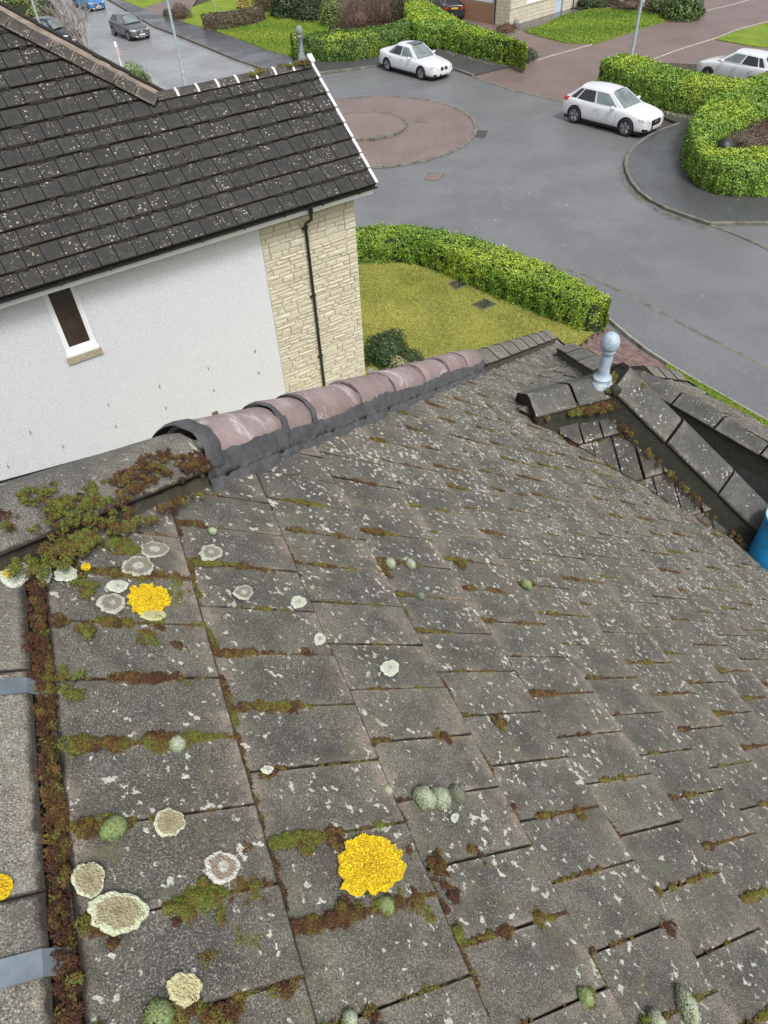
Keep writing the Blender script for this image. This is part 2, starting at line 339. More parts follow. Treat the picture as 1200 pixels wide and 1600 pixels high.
# ------------------------------------------------------------------ ground
def sheet(name, poly, z, mat, kind='structure', label=None, z0=None):
    b = MB()
    poly = [tuple(p) for p in poly]
    if z0 is None:
        me = bpy.data.meshes.new(name); bm = bmesh.new(); f = bm.faces.new([bm.verts.new((p[0], p[1], z)) for p in poly])
        bmesh.ops.triangulate(bm, faces=[f]); bmesh.ops.recalc_face_normals(bm, faces=bm.faces)
        if bm.faces[:][0].normal.z < 0: bmesh.ops.reverse_faces(bm, faces=bm.faces)
        bm.to_mesh(me); bm.free(); me.materials.append(mat); o = link(name, me)
    else:
        me = bpy.data.meshes.new(name); bm = bmesh.new(); f = bm.faces.new([bm.verts.new((p[0], p[1], z0)) for p in poly])
        r = bmesh.ops.extrude_face_region(bm, geom=[f]); [v.co.__setitem__(2, z) for v in r['geom'] if isinstance(v, bmesh.types.BMVert)]
        bmesh.ops.triangulate(bm, faces=[q for q in bm.faces if len(q.verts) > 4]); bmesh.ops.recalc_face_normals(bm, faces=bm.faces)
        bm.to_mesh(me); bm.free(); me.materials.append(mat); o = link(name, me)
    o['kind'] = kind
    if label: o['label'] = label
    return o
def pts(L, z=0.): return [g2(x, y, z) for x, y in L]
def smooth_path(L, n=6):
    P = [np.array(p, float) for p in L]; out = []
    for i in range(len(P) - 1):
        p0 = P[max(i - 1, 0)]; p1 = P[i]; p2 = P[i + 1]; p3 = P[min(i + 2, len(P) - 1)]
        for k in range(n):
            t = k / n; out.append(.5 * ((2 * p1) + (-p0 + p2) * t + (2 * p0 - 5 * p1 + 4 * p2 - p3) * t * t + (-p0 + 3 * p1 - 3 * p2 + p3) * t ** 3))
    out.append(P[-1]); return out
def resample(L, step):
    L = [np.array(p, float) for p in L]; d = np.r_[0, np.cumsum([np.linalg.norm(L[i + 1] - L[i]) for i in range(len(L) - 1)])]
    n = max(1, int(round(d[-1] / step))); A = np.array(L)
    return [np.array([np.interp(t, d, A[:, k]) for k in range(A.shape[1])]) for t in np.linspace(0, d[-1], n + 1)]

R0 = 400
sheet('ground', [(-R0, -R0), (R0, -R0), (R0, R0 * 2), (-R0, R0 * 2)], -.012, M['soil'])
sheet('road', pts([(-500, 250), (-500, -90), (0, -60), (140, -110), (235, -30), (250, 38), (430, 112), (500, 118), (600, 103), (712, 110), (750, 122), (880, 160), (1000, 200), (1500, 350), (2100, 700), (1400, 800), (1100, 600), (900, 520), (500, 420), (300, 330)]), 0.0, M['road'])
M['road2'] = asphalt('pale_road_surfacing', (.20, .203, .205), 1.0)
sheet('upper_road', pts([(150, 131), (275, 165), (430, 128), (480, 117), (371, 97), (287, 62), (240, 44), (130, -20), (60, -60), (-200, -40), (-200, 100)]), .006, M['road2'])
KH = .11
def kerb(path, name='kerb', mat='kerb', wid=.14, h=KH, step=.915, parent=None, stone='kerb_stone'):
    P = resample(path, step); o = bpy.data.objects.new(name, None); COL.objects.link(o); WM[o] = Matrix.Identity(4); o['kind'] = 'structure'
    for i in range(len(P) - 1):
        a, b = P[i], P[i + 1]; d = b - a; L = np.linalg.norm(d); d /= L; n = np.array([-d[1], d[0]])
        c = (a + b) / 2; m = MB(); m.box((c[0], c[1], h / 2 - .05 + random.uniform(-.003, .003)), (L - .012, wid, h + .1 + .016), [(d[0], d[1], 0), (n[0], n[1], 0), (0, 0, 1)], bev=.015)
        m.build(stone, M[mat], o)
    return o
# right-hand pavement round the corner
k1 = smooth_path([(1060, 196), (1028, 207), (1003, 222), (985, 238), (977, 256), (981, 276), (994, 297), (1016, 315), (1050, 332), (1085, 344), (1108, 352)], 3)
k1g = [g2(*p) for p in k1]
kerb(k1g, 'kerb')
kerb([g2(1108, 352), g2(1320, 350)], 'kerb')
kerb([g2(*p) for p in [(1108, 352), (1135, 361), (1165, 372), (1200, 390), (1320, 440)]], 'kerb', h=.03)
sheet('pavement', k1g + pts([(1400, 352), (1400, 120), (1200, 100), (1000, 130), (935, 135), (960, 168), (1020, 180)]), KH - .005, M['pave'], z0=-.05)
# front pavement outside our garden
k2 = [g2(*p) for p in [(540, 372), (650, 370), (740, 384), (830, 410), (912, 434), (1000, 475), (1065, 512), (1130, 545), (1200, 580), (1500, 730)]]
kerb(k2, 'kerb')
inner2 = [g2(*p) for p in [(540, 380), (650, 378), (740, 395), (840, 440), (950, 502), (1000, 545), (1042, 572), (1075, 592), (1200, 664), (1500, 840)]]
sheet('pavement', k2 + inner2[::-1], KH - .005, M['road'], z0=-.05)
kerb(inner2[4:], 'pavement_edging', 'kerbwhite', wid=.05, h=KH + .012, stone='edging_stone')
# own garden
sheet('lawn', inner2[:5] + pts([(905, 541), (880, 600), (1000, 1400), (300, 1500), (100, 900), (460, 500)]), .10, M['lawn'], z0=-.05)
sheet('lawn', inner2[6:] + pts([(1500, 1200), (1080, 1200), (1000, 640)]), .10, M['lawn2'], z0=-.05)
# top pavement, kerb and lawns
k3 = [g2(*p) for p in [(60, -60), (130, -22), (180, 6), (240, 42), (287, 60), (333, 79), (371, 95), (422, 113), (470, 119), (497, 116), (550, 110), (600, 103), (660, 100), (712, 110), (740, 120)]]
kerb(k3, 'kerb')
i3 = [g2(*p) for p in [(95, -60), (150, -25), (190, 2), (240, 22), (287, 37), (336, 50), (371, 63), (417, 81), (466, 94), (500, 99), (560, 96), (620, 84), (690, 78), (740, 90), (800, 104), (826, 99)]]
sheet('pavement', k3 + pts([(826, 99)]) + i3[::-1][1:], KH - .005, M['pave'], z0=-.05)
sheet('lawn', [i3[5], i3[6], i3[7], i3[8]] + pts([(500, 97), (520, 30), (440, 25), (400, 34), (345, 46)]), .12, M['lawn2'], z0=-.05)
sheet('lawn', [i3[4]] + pts([(312, 44), (335, 48), (400, 34), (440, 22), (440, -20), (380, -14), (300, 14)]), .115, M['lawn2'], z0=-.05)
sheet('lawn', [i3[2]] + pts([(222, 15), (262, 3), (262, -40), (150, -40)]) + [i3[1]], .12, M['lawn2'], z0=-.05)
sheet('garden_path', pts([(222, 15), (240, 22), (287, 37), (300, 14), (335, -40), (262, -40), (262, 3)]), .105, M['block'])
sheet('planting_bed', pts([(440, 27), (520, 30), (510, 92), (560, 92), (640, 60), (705, 30), (690, -80), (380, -80), (400, 10)]), .09, M['soil'])
# block paved road mouth
sheet('block_paved_road', pts([(738, 120), (760, 128), (800, 141), (850, 153), (885, 160), (950, 175), (1060, 180), (1300, 120), (1600, 100), (1300, -120), (1000, -90), (880, 0), (700, 0), (700, 40), (800, 80), (826, 99), (780, 108)]), .012, M['block'])
kerb([g2(*p) for p in [(738, 120), (760, 128), (800, 141), (850, 153), (885, 160)]], 'kerb', h=.022)
kerb([g2(*p) for p in [(826, 99), (860, 88), (925, 70)]], 'paving_edging', 'kerbwhite', wid=.07, h=.03, stone='edging_stone')
kerb([g2(*p) for p in [(1015, 95), (1060, 78), (1116, 61), (1150, 47), (1200, 34), (1300, -5)]], 'paving_edging', 'kerbwhite', wid=.08, h=.035, stone='edging_stone')
kerb([g2(*p) for p in [(1104, 17), (1140, 9), (1172, 0), (1230, -20)]], 'paving_edging', 'kerbwhite', wid=.08, h=.035, stone='edging_stone')
sheet('lawn', pts([(819, 50), (850, 40), (880, 25), (930, 14), (1000, 14), (1080, 22), (1075, 28), (1040, 34), (1000, 46), (960, 60), (928, 70), (885, 68), (850, 60)]), .06, M['lawn2'], z0=-.02)
sheet('lawn', pts([(1118, 63), (1150, 50), (1200, 37), (1300, 0), (1400, 40), (1300, 80), (1180, 74)]), .06, M['lawn2'], z0=-.02)
sheet('house_path', pts([(790, 40), (819, 50), (880, 24), (930, 12), (1000, 10), (1000, 0), (860, 12), (800, 30)]), .02, M['pave'])
sheet('planting_bed', pts([(880, 15), (930, 13), (1000, 13), (1085, 22), (1100, 10), (1095, -60), (900, -60)]), .05, M['soil'])
sheet('planting_bed', pts([(1100, 235), (1115, 215), (1160, 180), (1300, 140), (1300, 240), (1150, 245)]), .14, M['soil'])
sheet('planting_bed', pts([(930, 130), (1000, 160), (1060, 178), (1110, 190), (1200, 205), (1300, 130), (1200, 110), (1000, 100)]), .125, M['soil'])
sheet('forecourt', pts([(-200, 200), (60, 55), (110, 62), (160, 84), (225, 108), (275, 150), (290, 200)]), .03, M['concrete'])
sheet('garden_path', pts([(575, 578), (592, 585), (650, 680), (590, 690)]), .106, M['concrete'])
# roundabout
RB = np.array([.24, 37.37]); RR = 5.22
M['ringblock'] = blockmat('roundabout_blocks', (.20, .145, .13), (.225, .165, .15), 1.5, ring=RB)
def disc(c, r, n=64): return [(c[0] + r * math.cos(2 * PI * i / n), c[1] + r * math.sin(2 * PI * i / n)) for i in range(n)]
sheet('roundabout_paving', disc(RB, RR - .12), .045, M['ringblock'], z0=-.02)
rbi = RB + np.array([-.22, .28])
kerb([np.array(p) for p in disc(RB, RR, 48)] + [np.array(disc(RB, RR, 48)[0])], 'roundabout_kerb', 'kerb', wid=.2, h=.06, step=.7)
sheet('roundabout_centre', disc(rbi, 1.95, 48), .15, M['ringblock'], z0=.04)
kerb([np.array(p) for p in disc(rbi, 2.05, 32)] + [np.array(disc(rbi, 2.05, 32)[0])], 'roundabout_kerb', 'kerb', wid=.2, h=.17, step=.55)

def cover(corners_px, label, z, slots=0, cat='manhole cover', name='manhole_cover', group=None, mat='iron'):
    P = [np.array([*g2(*p), z]) for p in corners_px]; c = sum(P) / 4
    t = thing(name, c, label, cat, group)
    fr = MB(); lid = MB()
    for i in range(4):
        a, b = P[i], P[(i + 1) % 4]; ai, bi = c + (a - c) * .88, c + (b - c) * .88
        q = [a, b, bi, ai]; fr.add([p - Z * .03 for p in q] + [p + Z * .012 for p in q], [(0, 1, 2, 3), (7, 6, 5, 4), (0, 4, 5, 1), (1, 5, 6, 2), (2, 6, 7, 3), (3, 7, 4, 0)])
    fr.build('frame', M['kerb'], t)
    if slots:
        for k in range(slots):
            f0 = (k + .18) / slots; f1 = (k + .82) / slots
            lp = lambda f, s: (c + (P[0] - c) * .87) * (1 - f) * (1 - s) + (c + (P[1] - c) * .87) * f * (1 - s) + (c + (P[2] - c) * .87) * f * s + (c + (P[3] - c) * .87) * (1 - f) * s
            q = [lp(f0, 0), lp(f1, 0), lp(f1, 1), lp(f0, 1)]; g = MB(); g.add([p - Z * .02 for p in q] + [p + Z * .008 for p in q], [(0, 1, 2, 3), (7, 6, 5, 4), (0, 4, 5, 1), (1, 5, 6, 2), (2, 6, 7, 3), (3, 7, 4, 0)])
            g.build('bar', M['iron'], t)
    q = [c + (p - c) * .87 for p in P]; lid.add([p - Z * .03 for p in q] + [p + Z * (-.012 if slots else .006) for p in q], [(0, 1, 2, 3), (7, 6, 5, 4), (0, 4, 5, 1), (1, 5, 6, 2), (2, 6, 7, 3), (3, 7, 4, 0)])
    lid.build('lid' if not slots else 'pit', M[mat] if not slots else M['dark'], t); return t
cover([(700, 447), (713, 458), (730, 451), (716, 441)], 'dark square inspection cover in the lawn, the smaller one nearer the hedge', .11)
cover([(736, 481), (754, 490), (776, 480), (757, 471)], 'dark square inspection cover in the lawn, the larger one nearer the roof', .11)
cover([(738, 215), (758, 217), (764, 205), (744, 203)], 'iron road drain grate beside the roundabout kerb', .008, 6, 'drain', 'drain_grate')
cover([(1030, 199), (1042, 206), (1052, 204), (1038, 196)], 'iron drain grate in front of the white hatchback', .008, 5, 'drain', 'drain_grate')
cover([(647, 192), (667, 193), (669, 185), (649, 184)], 'pale square inspection cover set in the roundabout blocks', .05, mat='block')
cover([(662, 281), (684, 283), (694, 272), (668, 270)], 'worn block patch with pale surround in the road', .004, mat='block', cat='patch', name='road_patch')

# ------------------------------------------------------------------ vegetation
def col_lerp(a, b, t): return np.asarray(a)[None] * (1 - t[:, None]) + np.asarray(b)[None] * t[:, None]
def leaves(P, Nn, size, ca, cb, cc=None, up=.3, spread=.8, shape=.5, name='foliage', mat='leaf', dark=.4):
    n = len(P); Nn = Nn + rng.normal(0, spread, (n, 3)) * .6 + np.array([0, 0, up]); Nn /= np.linalg.norm(Nn, axis=1)[:, None]
    t = np.cross(Nn, rng.normal(size=(n, 3))); t /= np.linalg.norm(t, axis=1)[:, None]; t = t - Z * .4; t /= np.linalg.norm(t, axis=1)[:, None]
    b = np.cross(Nn, t); L = size * rng.uniform(.6, 1.25, n)[:, None]; w = L * shape
    a0 = P - t * L * .5; a1 = P + b * w * .5 + Nn * L * .1; a2 = P + t * L * .5; a3 = P - b * w * .5 + Nn * L * .1
    V = np.stack([a0, a1, a2, a3], 1).reshape(-1, 3); i = np.arange(n)[:, None] * 4
    F = np.concatenate([i + [0, 1, 2], i + [0, 2, 3]])
    r = rng.random(n); c = col_lerp(ca, cb, r)
    if cc is not None: m = rng.random(n) < .18; c[m] = np.asarray(cc) * rng.uniform(.7, 1.2, (m.sum(), 1))
    c *= rng.uniform(1 - dark, 1 + dark * .5, (n, 1))
    C = np.repeat(np.c_[np.clip(c, 0, 1), np.ones(n)], 4, 0)
    return np_mesh(name, V, F, M[mat], col=C)
GRN = ((.08, .18, .014), (.19, .34, .025), (.35, .49, .06))

def vnoise(P, s, seed=0):
    """cheap smooth noise from sines"""
    r = np.random.default_rng(seed); o = np.zeros(len(P))
    for k in range(6):
        d = r.normal(size=3) * s * (1 + .5 * k); o += np.sin(P @ d + r.uniform(0, 6)) / (1 + .5 * k)
    return o / 3
def hedge(A, B, h, label, dens=900, size=.10, cols=GRN, gold=None, z=.1, bulge=.09, cat='hedge', name='hedge', mat='leaf', core='core', group=None):
    """A,B: matching ground polylines of the two sides"""
    A = resample(smooth_path(A, 4), .3); nA = len(A) - 1
    Bd = smooth_path(B, 4); Bd = np.array(Bd); d = np.r_[0, np.cumsum(np.linalg.norm(np.diff(Bd, axis=0), axis=1))]
    A = np.array(A); B = np.array([[np.interp(t, d, Bd[:, k]) for k in range(2)] for t in np.linspace(0, d[-1], nA + 1)])
    # cross profile (0 at A side bottom .. 1 at B side bottom)
    prof = [(0, 0), (-.03, .5), (.02, .9), (.12, 1.0), (.5, 1.03), (.88, 1.0), (.98, .9), (1.03, .5), (1, 0)]
    rows = []
    for i in range(nA + 1):
        rows.append([[*(A[i] * (1 - s) + B[i] * s), z + k * h] for s, k in prof])
    G = np.array(rows); m, n = G.shape[:2]
    cen = G.mean(axis=1, keepdims=True)
    t = thing(name, (float(G[m // 2, 4, 0]), float(G[m // 2, 4, 1]), z), label, cat, group)
    Gs = cen + (G - cen) * .86; Gs[..., 2] = z + (G[..., 2] - z) * .93
    Vc = Gs.reshape(-1, 3); idx = np.arange(m * n).reshape(m, n)
    F = np.stack([idx[:-1, :-1], idx[1:, :-1], idx[1:, 1:], idx[:-1, 1:]], -1).reshape(-1, 4)
    me = np_mesh('core', Vc, F, M[core]); bm = bmesh.new(); bm.from_mesh(me); 
    bmesh.ops.contextual_create(bm, geom=[e for e in bm.edges if e.is_boundary]) if False else None
    bm.free(); c = link('core', me, t)
    # end caps
    P = []; NN = []
    quads = [(G[i, j], G[i + 1, j], G[i + 1, j + 1], G[i, j + 1]) for i in range(m - 1) for j in range(n - 1)]
    for e in (0, -1):
        for j in range(n // 2): quads.append((G[e, j], G[e, j + 1], G[e, n - 2 - j], G[e, n - 1 - j]))
    cc_ = G.mean(axis=(0, 1))
    Q = np.array(quads); a = Q[:, 1] - Q[:, 0]; b = Q[:, 3] - Q[:, 0]; a2 = Q[:, 2] - Q[:, 3]
    area = (np.linalg.norm(np.cross(a, b), axis=1) + np.linalg.norm(np.cross(a2, b), axis=1)) / 2
    cnt = rng.poisson(area * dens); k = np.repeat(np.arange(len(Q)), cnt); s, r = rng.random(len(k))[:, None], rng.random(len(k))[:, None]
    P = (Q[k, 0] * (1 - s) + Q[k, 1] * s) * (1 - r) + (Q[k, 3] * (1 - s) + Q[k, 2] * s) * r
    nrm = np.cross(a, b)[k]; nrm /= np.linalg.norm(nrm, axis=1)[:, None] + 1e-9
    # outward from local centre
    ci = np.clip((k // (n - 1)), 0, m - 2); lc = cen[np.minimum(ci, m - 1), 0]; lc = np.where((k < (m - 1) * (n - 1))[:, None], lc, cc_)
    sg = np.sign(np.einsum('ij,ij->i', nrm, P - lc)); nrm *= sg[:, None]
    P = P + nrm * (vnoise(P, 3.2, 3) * bulge + vnoise(P, 9, 5) * bulge * .5 - rng.random(len(P)) ** 2 * .12 + (rng.random(len(P)) < .06) * rng.random(len(P)) * .10)[:, None]
    gp = vnoise(P, 5.5, 17) > -.62; P, nrm = P[gp], nrm[gp]
    me = leaves(P, nrm, size, cols[0], cols[1], cols[2], mat=mat)
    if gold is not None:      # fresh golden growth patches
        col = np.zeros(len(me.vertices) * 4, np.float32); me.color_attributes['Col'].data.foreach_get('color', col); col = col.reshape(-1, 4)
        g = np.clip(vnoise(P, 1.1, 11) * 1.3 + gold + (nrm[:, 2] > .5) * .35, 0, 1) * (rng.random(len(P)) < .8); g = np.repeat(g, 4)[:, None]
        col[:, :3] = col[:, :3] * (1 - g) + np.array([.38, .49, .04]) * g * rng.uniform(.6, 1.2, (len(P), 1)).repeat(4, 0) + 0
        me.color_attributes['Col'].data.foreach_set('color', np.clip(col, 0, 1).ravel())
    o = link('foliage', me, t); o['kind'] = 'stuff'; return t
def hpx(pairs, h, z=.1):
    return [g2(*a, z) for a, b in pairs], [g2(*b, z + h) for a, b in pairs]
hA = hpx([((540, 413), (535, 353)), ((600, 412), (590, 350)), ((645, 413), (650, 350)), ((692, 428), (715, 360)), ((760, 458), (790, 383)), ((830, 486), (860, 412)), ((880, 508), (905, 434)), ((918, 520), (940, 455)), ((938, 514), (955, 468))], 1.0)
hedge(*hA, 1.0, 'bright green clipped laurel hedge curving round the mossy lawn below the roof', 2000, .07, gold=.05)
hB = hpx([((1225, 140), (1250, 150)), ((1150, 162), (1205, 158)), ((1105, 186), (1150, 180)), ((1078, 214), (1122, 200)), ((1066, 245), (1106, 213)), ((1080, 282), (1112, 227)), ((1107, 299), (1138, 230)), ((1142, 307), (1168, 228)), ((1230, 307), (1230, 224))], 1.15)
hedge(*hB, 1.15, 'green laurel hedge looping round a brown twiggy bed at the right edge', 1300, .10, gold=-.15)
hC = hpx([((932, 138), (950, 90)), ((968, 153), (982, 82)), ((1002, 164), (1012, 88)), ((1050, 174), (1062, 105)), ((1095, 181), (1112, 114)), ((1150, 186), (1170, 124)), ((1215, 192), (1215, 130))], 1.35)
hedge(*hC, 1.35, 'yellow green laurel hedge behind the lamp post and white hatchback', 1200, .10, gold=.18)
hD = hpx([((458, 88), (458, 58)), ((480, 95), (490, 50)), ((520, 97), (530, 46)), ((565, 94), (570, 42)), ((610, 83), (612, 35)), ((640, 72), (650, 20))], 1.25)
hedge(*hD, 1.25, 'dark green clipped laurel hedge behind the finial and left of the white saloon', 650, .13, gold=-.35, cols=((.04, .10, .012), (.10, .19, .02), (.18, .27, .03)))
hE = hpx([((632, 40), (650, -12)), ((645, 70), (690, 10)), ((690, 76), (720, 30)), ((732, 87), (755, 44)), ((775, 98), (790, 54)), ((812, 104), (824, 72))], 1.25)
hedge(*hE, 1.25, 'bright yellow green laurel hedge running from the dark car to the block paving', 650, .13, gold=.1)
hF = hpx([((318, 47), (322, 22)), ((350, 47), (345, 18)), ((385, 41), (382, 13)), ((412, 34), (412, 8))], .9)
hedge(*hF, .9, 'bare brown deciduous hedge between the two upper lawns', 380, .16, cols=((.09, .07, .05), (.15, .11, .08), (.10, .14, .03)), cat='hedge', name='bare_hedge', mat='matte_leaf', core='twig')

def bush(px, r, h, label, cols=GRN, n=2500, size=.12, z=.1, cat='bush', name='bush', mat='leaf', twigs=0, core=True, group=None, squash=1., wpos=None):
    c = gz(*px, z) if wpos is None else np.array(wpos); t = thing(name, c, label, cat, group)
    d = rng.normal(size=(n, 3)); d /= np.linalg.norm(d, axis=1)[:, None]; d[:, 2] = np.abs(d[:, 2]) * .98 - .1
    rad = (.8 + .28 * vnoise(d * 2.2, 1.2, int(px[0]) if px else 4) + .1 * vnoise(d, 9, 2)) * (1 - rng.random(n) ** 2.2 * .3)
    P = c + d * rad[:, None] * np.array([r, r * squash, h]) + Z * h * .08
    if core:
        m = MB(); prof = [(.02, 0)] + [(.60 * math.sin(q), .40 * -math.cos(q) + .25) for q in np.linspace(.9, PI - .01, 6)]
        m.lathe([(a * r, max(0, b_) * h) for a, b_ in prof], c, 10); m.v = [tuple(c + (np.array(v) - c) * (1 if mat == 'leaf' else .62)) for v in m.v]; m.build('branches', M['core'] if mat == 'leaf' else M['twig'], t)
    if n: o = link('foliage', leaves(P, d, size, *cols, mat=mat), t); o['kind'] = 'stuff'
    if twigs:
        m = MB()
        for i in range(twigs):
            a = rng.uniform(0, 2 * PI); e = rng.uniform(.3, 1.4); L = rng.uniform(.6, 1.15); v = np.array([math.cos(a) * math.cos(e) * r, math.sin(a) * math.cos(e) * r, math.sin(e) * h])
            p0 = c + np.array([math.cos(a), math.sin(a), 0]) * r * rng.uniform(0, .55); p1 = p0 + v * L * .55 + rng.normal(0, .05, 3); p2 = p1 + v * L * .4 + rng.normal(0, .1, 3)
            m.tube([p0, p1, p2], [.012, .008, .004], 3, False)
            q = p1 + v * .3 + rng.normal(0, .14, 3); m.tube([p1, q], [.007, .003], 3, False)
        o = m.build('twigs', M['twig'], t); o['kind'] = 'stuff'
    return t
DK = ((.02, .045, .010), (.05, .09, .02), (.08, .13, .03)); BR = ((.075, .05, .035), (.14, .095, .065), (.10, .10, .04))
bush((605, 558), .85, .95, 'dark green rounded shrub by the stone corner of the neighbouring house', DK, 7000, .06)
bush((640, 570), .55, .55, 'low dark green shrub at the lawn edge right of the pale one', DK, 2600, .05)
bush((622, 584), .40, .62, 'pale cream yellow heather shrub tucked between dark shrubs', ((.30, .27, .12), (.48, .44, .24), (.2, .22, .06)), 3200, .05)
bush((214, 143), 1.35, 1.65, 'round clipped bright green bush beside the striped marker post', ((.07, .15, .012), (.15, .27, .02), (.22, .33, .03)), 4200, .09)
bush((35, 36), 2.6, 2.6, 'large yellow green bush in the top left corner', ((.09, .13, .02), (.19, .22, .03), (.28, .27, .05)), 5200, .16)
bush((78, 32), 1.1, 2.0, 'dark green shrub beside the large bush in the top left corner', DK, 1800, .14)
bush((283, 28), .9, 1.1, 'dark brown shrub beside the lamp post and path', BR, 900, .12, mat='matte_leaf', twigs=90)
bush((265, 25), .7, .7, 'low grey green shrub at the edge of the upper path', ((.07, .08, .04), (.12, .13, .07), (.14, .12, .06)), 900, .1)
bush((380, 12), .7, .8, 'yellow flowering shrub at the head of the bare hedge', ((.45, .33, .06), (.55, .42, .12), (.14, .16, .04)), 900, .12)
bush((418, 16), 1.5, 3.0, 'dark twiggy shrub left of the ivy thicket', BR, 1800, .14, mat='matte_leaf', twigs=160)
bush((452, 24), 1.9, 3.4, 'dark green ivy covered conifer above the upper lawn', DK, 5200, .16)
bush((485, 30), 1.6, 3.0, 'grey green evergreen shrub at the corner of the upper lawn', ((.03, .055, .022), (.07, .10, .045), (.09, .12, .05)), 3200, .14)
bush((520, 38), 1.15, 1.75, 'light green rounded laurel bush among the brown shrubs', ((.07, .13, .02), (.15, .23, .035), (.2, .28, .05)), 2300, .14)
bush((560, 40), 1.9, 2.1, 'rust brown leafless shrub behind the clipped hedge', ((.10, .055, .035), (.17, .10, .06), (.12, .11, .05)), 2200, .11, mat='matte_leaf', twigs=200)
bush((600, 34), 1.8, 2.6, 'tangled grey brown twiggy shrub behind the white saloon', BR, 1500, .11, mat='matte_leaf', twigs=260)
bush((628, 30), 1.4, 2.3, 'olive green shrub beside the tangled brown one', ((.06, .07, .02), (.12, .13, .035), (.10, .15, .03)), 2400, .12)
bush((1065, 26), 1.6, 1.9, 'glossy green rhododendron at the edge of the block paved road', ((.03, .07, .012), (.09, .16, .025), (.18, .22, .05)), 2800, .2)
bush((1030, 18), 1.2, 1.1, 'green shrub left of the rhododendron', ((.05, .08, .02), (.12, .16, .04), (.18, .15, .07)), 1500, .14)
bush((985, 12), 1.6, .9, 'brownish low shrub in the bed behind the upper right lawn', BR, 1400, .12, mat='matte_leaf', twigs=60)
bush((925, 8), 1.8, 1.0, 'dark green low shrub under the wall of the stone house', DK, 1800, .12)
bush((950, 3), 1.6, 1.5, 'dark shrub at the top edge above the upper right lawn', DK, 1800, .14)
bush((790, 47), .9, .45, 'low reddish brown plant at the foot of the stone house', ((.12, .05, .035), (.17, .10, .06), (.1, .12, .05)), 900, .1, mat='matte_leaf', twigs=40)
bush((822, 93), .85, .75, 'dark straggly shrub at the end of the yellow green hedge', ((.04, .06, .03), (.08, .10, .05), (.1, .11, .06)), 1300, .09)
bush((1150, 215), 1.9, .62, 'dry grey brown heather filling the bed inside the looped hedge', ((.13, .10, .08), (.22, .17, .14), (.12, .13, .05)), 5200, .08, mat='matte_leaf', twigs=300, squash=1.1, z=.14)
bush((1200, 195), 1.7, .9, 'dark red brown twiggy shrub inside the looped hedge at the right edge', ((.08, .04, .03), (.14, .08, .055), (.1, .08, .04)), 3200, .09, mat='matte_leaf', twigs=220, z=.14)

def bare_tree(base, height, label, seed, spread=.5, depth=5, r0=.06, name='bare_tree'):
    r = np.random.default_rng(seed); t = thing(name, base, label, 'tree'); tr = MB(); cr = MB()
    def grow(p, d, L, rad, k):
        m = tr if k == 0 else cr; mid = p + d * L * .5 + r.normal(0, .04 * L, 3); q = p + d * L + r.normal(0, .05 * L, 3)
        m.tube([p, mid, q], [rad, rad * .85, rad * .7], 6 if k < 2 else 3, False)
        if k >= depth: return
        for j in range(3 if k < 3 else 2):
            nd = d + r.normal(0, spread, 3) * np.array([1, 1, .5]) + Z * .15; nd /= np.linalg.norm(nd); s = r.uniform(.45, 1)
            grow(p + (q - p) * s, nd, L * r.uniform(.6, .85), max(rad * .62, .009 if height > 3 else .003), k + 1)
    for q in range(3): grow(np.array(base), np.array([r.normal(0, .25), r.normal(0, .2), 1.0]), height * .3, r0, 0)
    tr.build('trunk', M['bark'], t); cr.build('crown', M['bark'], t); return t
bare_tree(gz(140, 88), 5.2, 'leafless multi stemmed young tree beside the upper road', 5, r0=.085)
bare_tree(gz(1215, 215, .14), 2.2, 'thin leafless sapling poking above the hedge at the right edge', 8, .4, 4, .018, name='bare_sapling')

# grass blades on the near lawn
def inpoly(P, poly):
    x, y = P[:, 0], P[:, 1]; ins = np.zeros(len(P), bool); n = len(poly)
    for i in range(n):
        x1, y1 = poly[i]; x2, y2 = poly[(i + 1) % n]
        c = ((y1 > y) != (y2 > y)) & (x < (x2 - x1) * (y - y1) / (y2 - y1 + 1e-12) + x1); ins ^= c
    return ins
def blades(poly, n, h, z, ca, cb, label, w=.012):
    Pl = np.array(poly); lo, hi = Pl.min(0), Pl.max(0); P = rng.uniform(lo, hi, (n, 2)); P = P[inpoly(P, poly)]; n = len(P)
    P = np.c_[P, np.full(n, z)]; a = rng.uniform(0, 2 * PI, n); d = np.c_[np.cos(a), np.sin(a), np.zeros(n)] * w; tip = P + np.c_[rng.normal(0, .5 * h, (n, 2)), rng.uniform(.5, 1.2, n) * h]
    V = np.stack([P - d, P + d, tip], 1).reshape(-1, 3); F = np.arange(3 * n).reshape(-1, 3); tt = np.clip(.5 + vnoise(P, .9, 21) * .7 + rng.normal(0, .25, n), 0, 1)
    C = col_lerp(ca, cb, tt) * rng.uniform(.6, 1.25, (n, 1)); C = np.repeat(np.c_[C, np.ones(n)], 3, 0)
    o = link('grass', np_mesh('grass', V, F, M['matte_leaf'], col=C)); tag(o, label, 'grass', kind='stuff')
blades(inner2[:5] + pts([(905, 541), (880, 600), (600, 700), (540, 560), (500, 420)]), 120000, .04, .10, (.18, .23, .03), (.43, .41, .12), 'mossy yellow green grass of the garden lawn below the roof')
blades([i3[5], i3[6], i3[7], i3[8]] + pts([(500, 97), (520, 30), (440, 25), (400, 34), (345, 46)]), 50000, .08, .12, (.12, .22, .02), (.28, .34, .04), 'bright green grass of the upper lawn left of the dark clipped hedge', .025)
blades(pts([(819, 50), (850, 40), (880, 25), (930, 14), (1000, 14), (1080, 22), (1075, 28), (1040, 34), (1000, 46), (960, 60), (928, 70), (885, 68), (850, 60)]), 40000, .08, .06, (.10, .20, .02), (.24, .32, .04), 'bright green grass of the lawn in front of the stone house', .025)
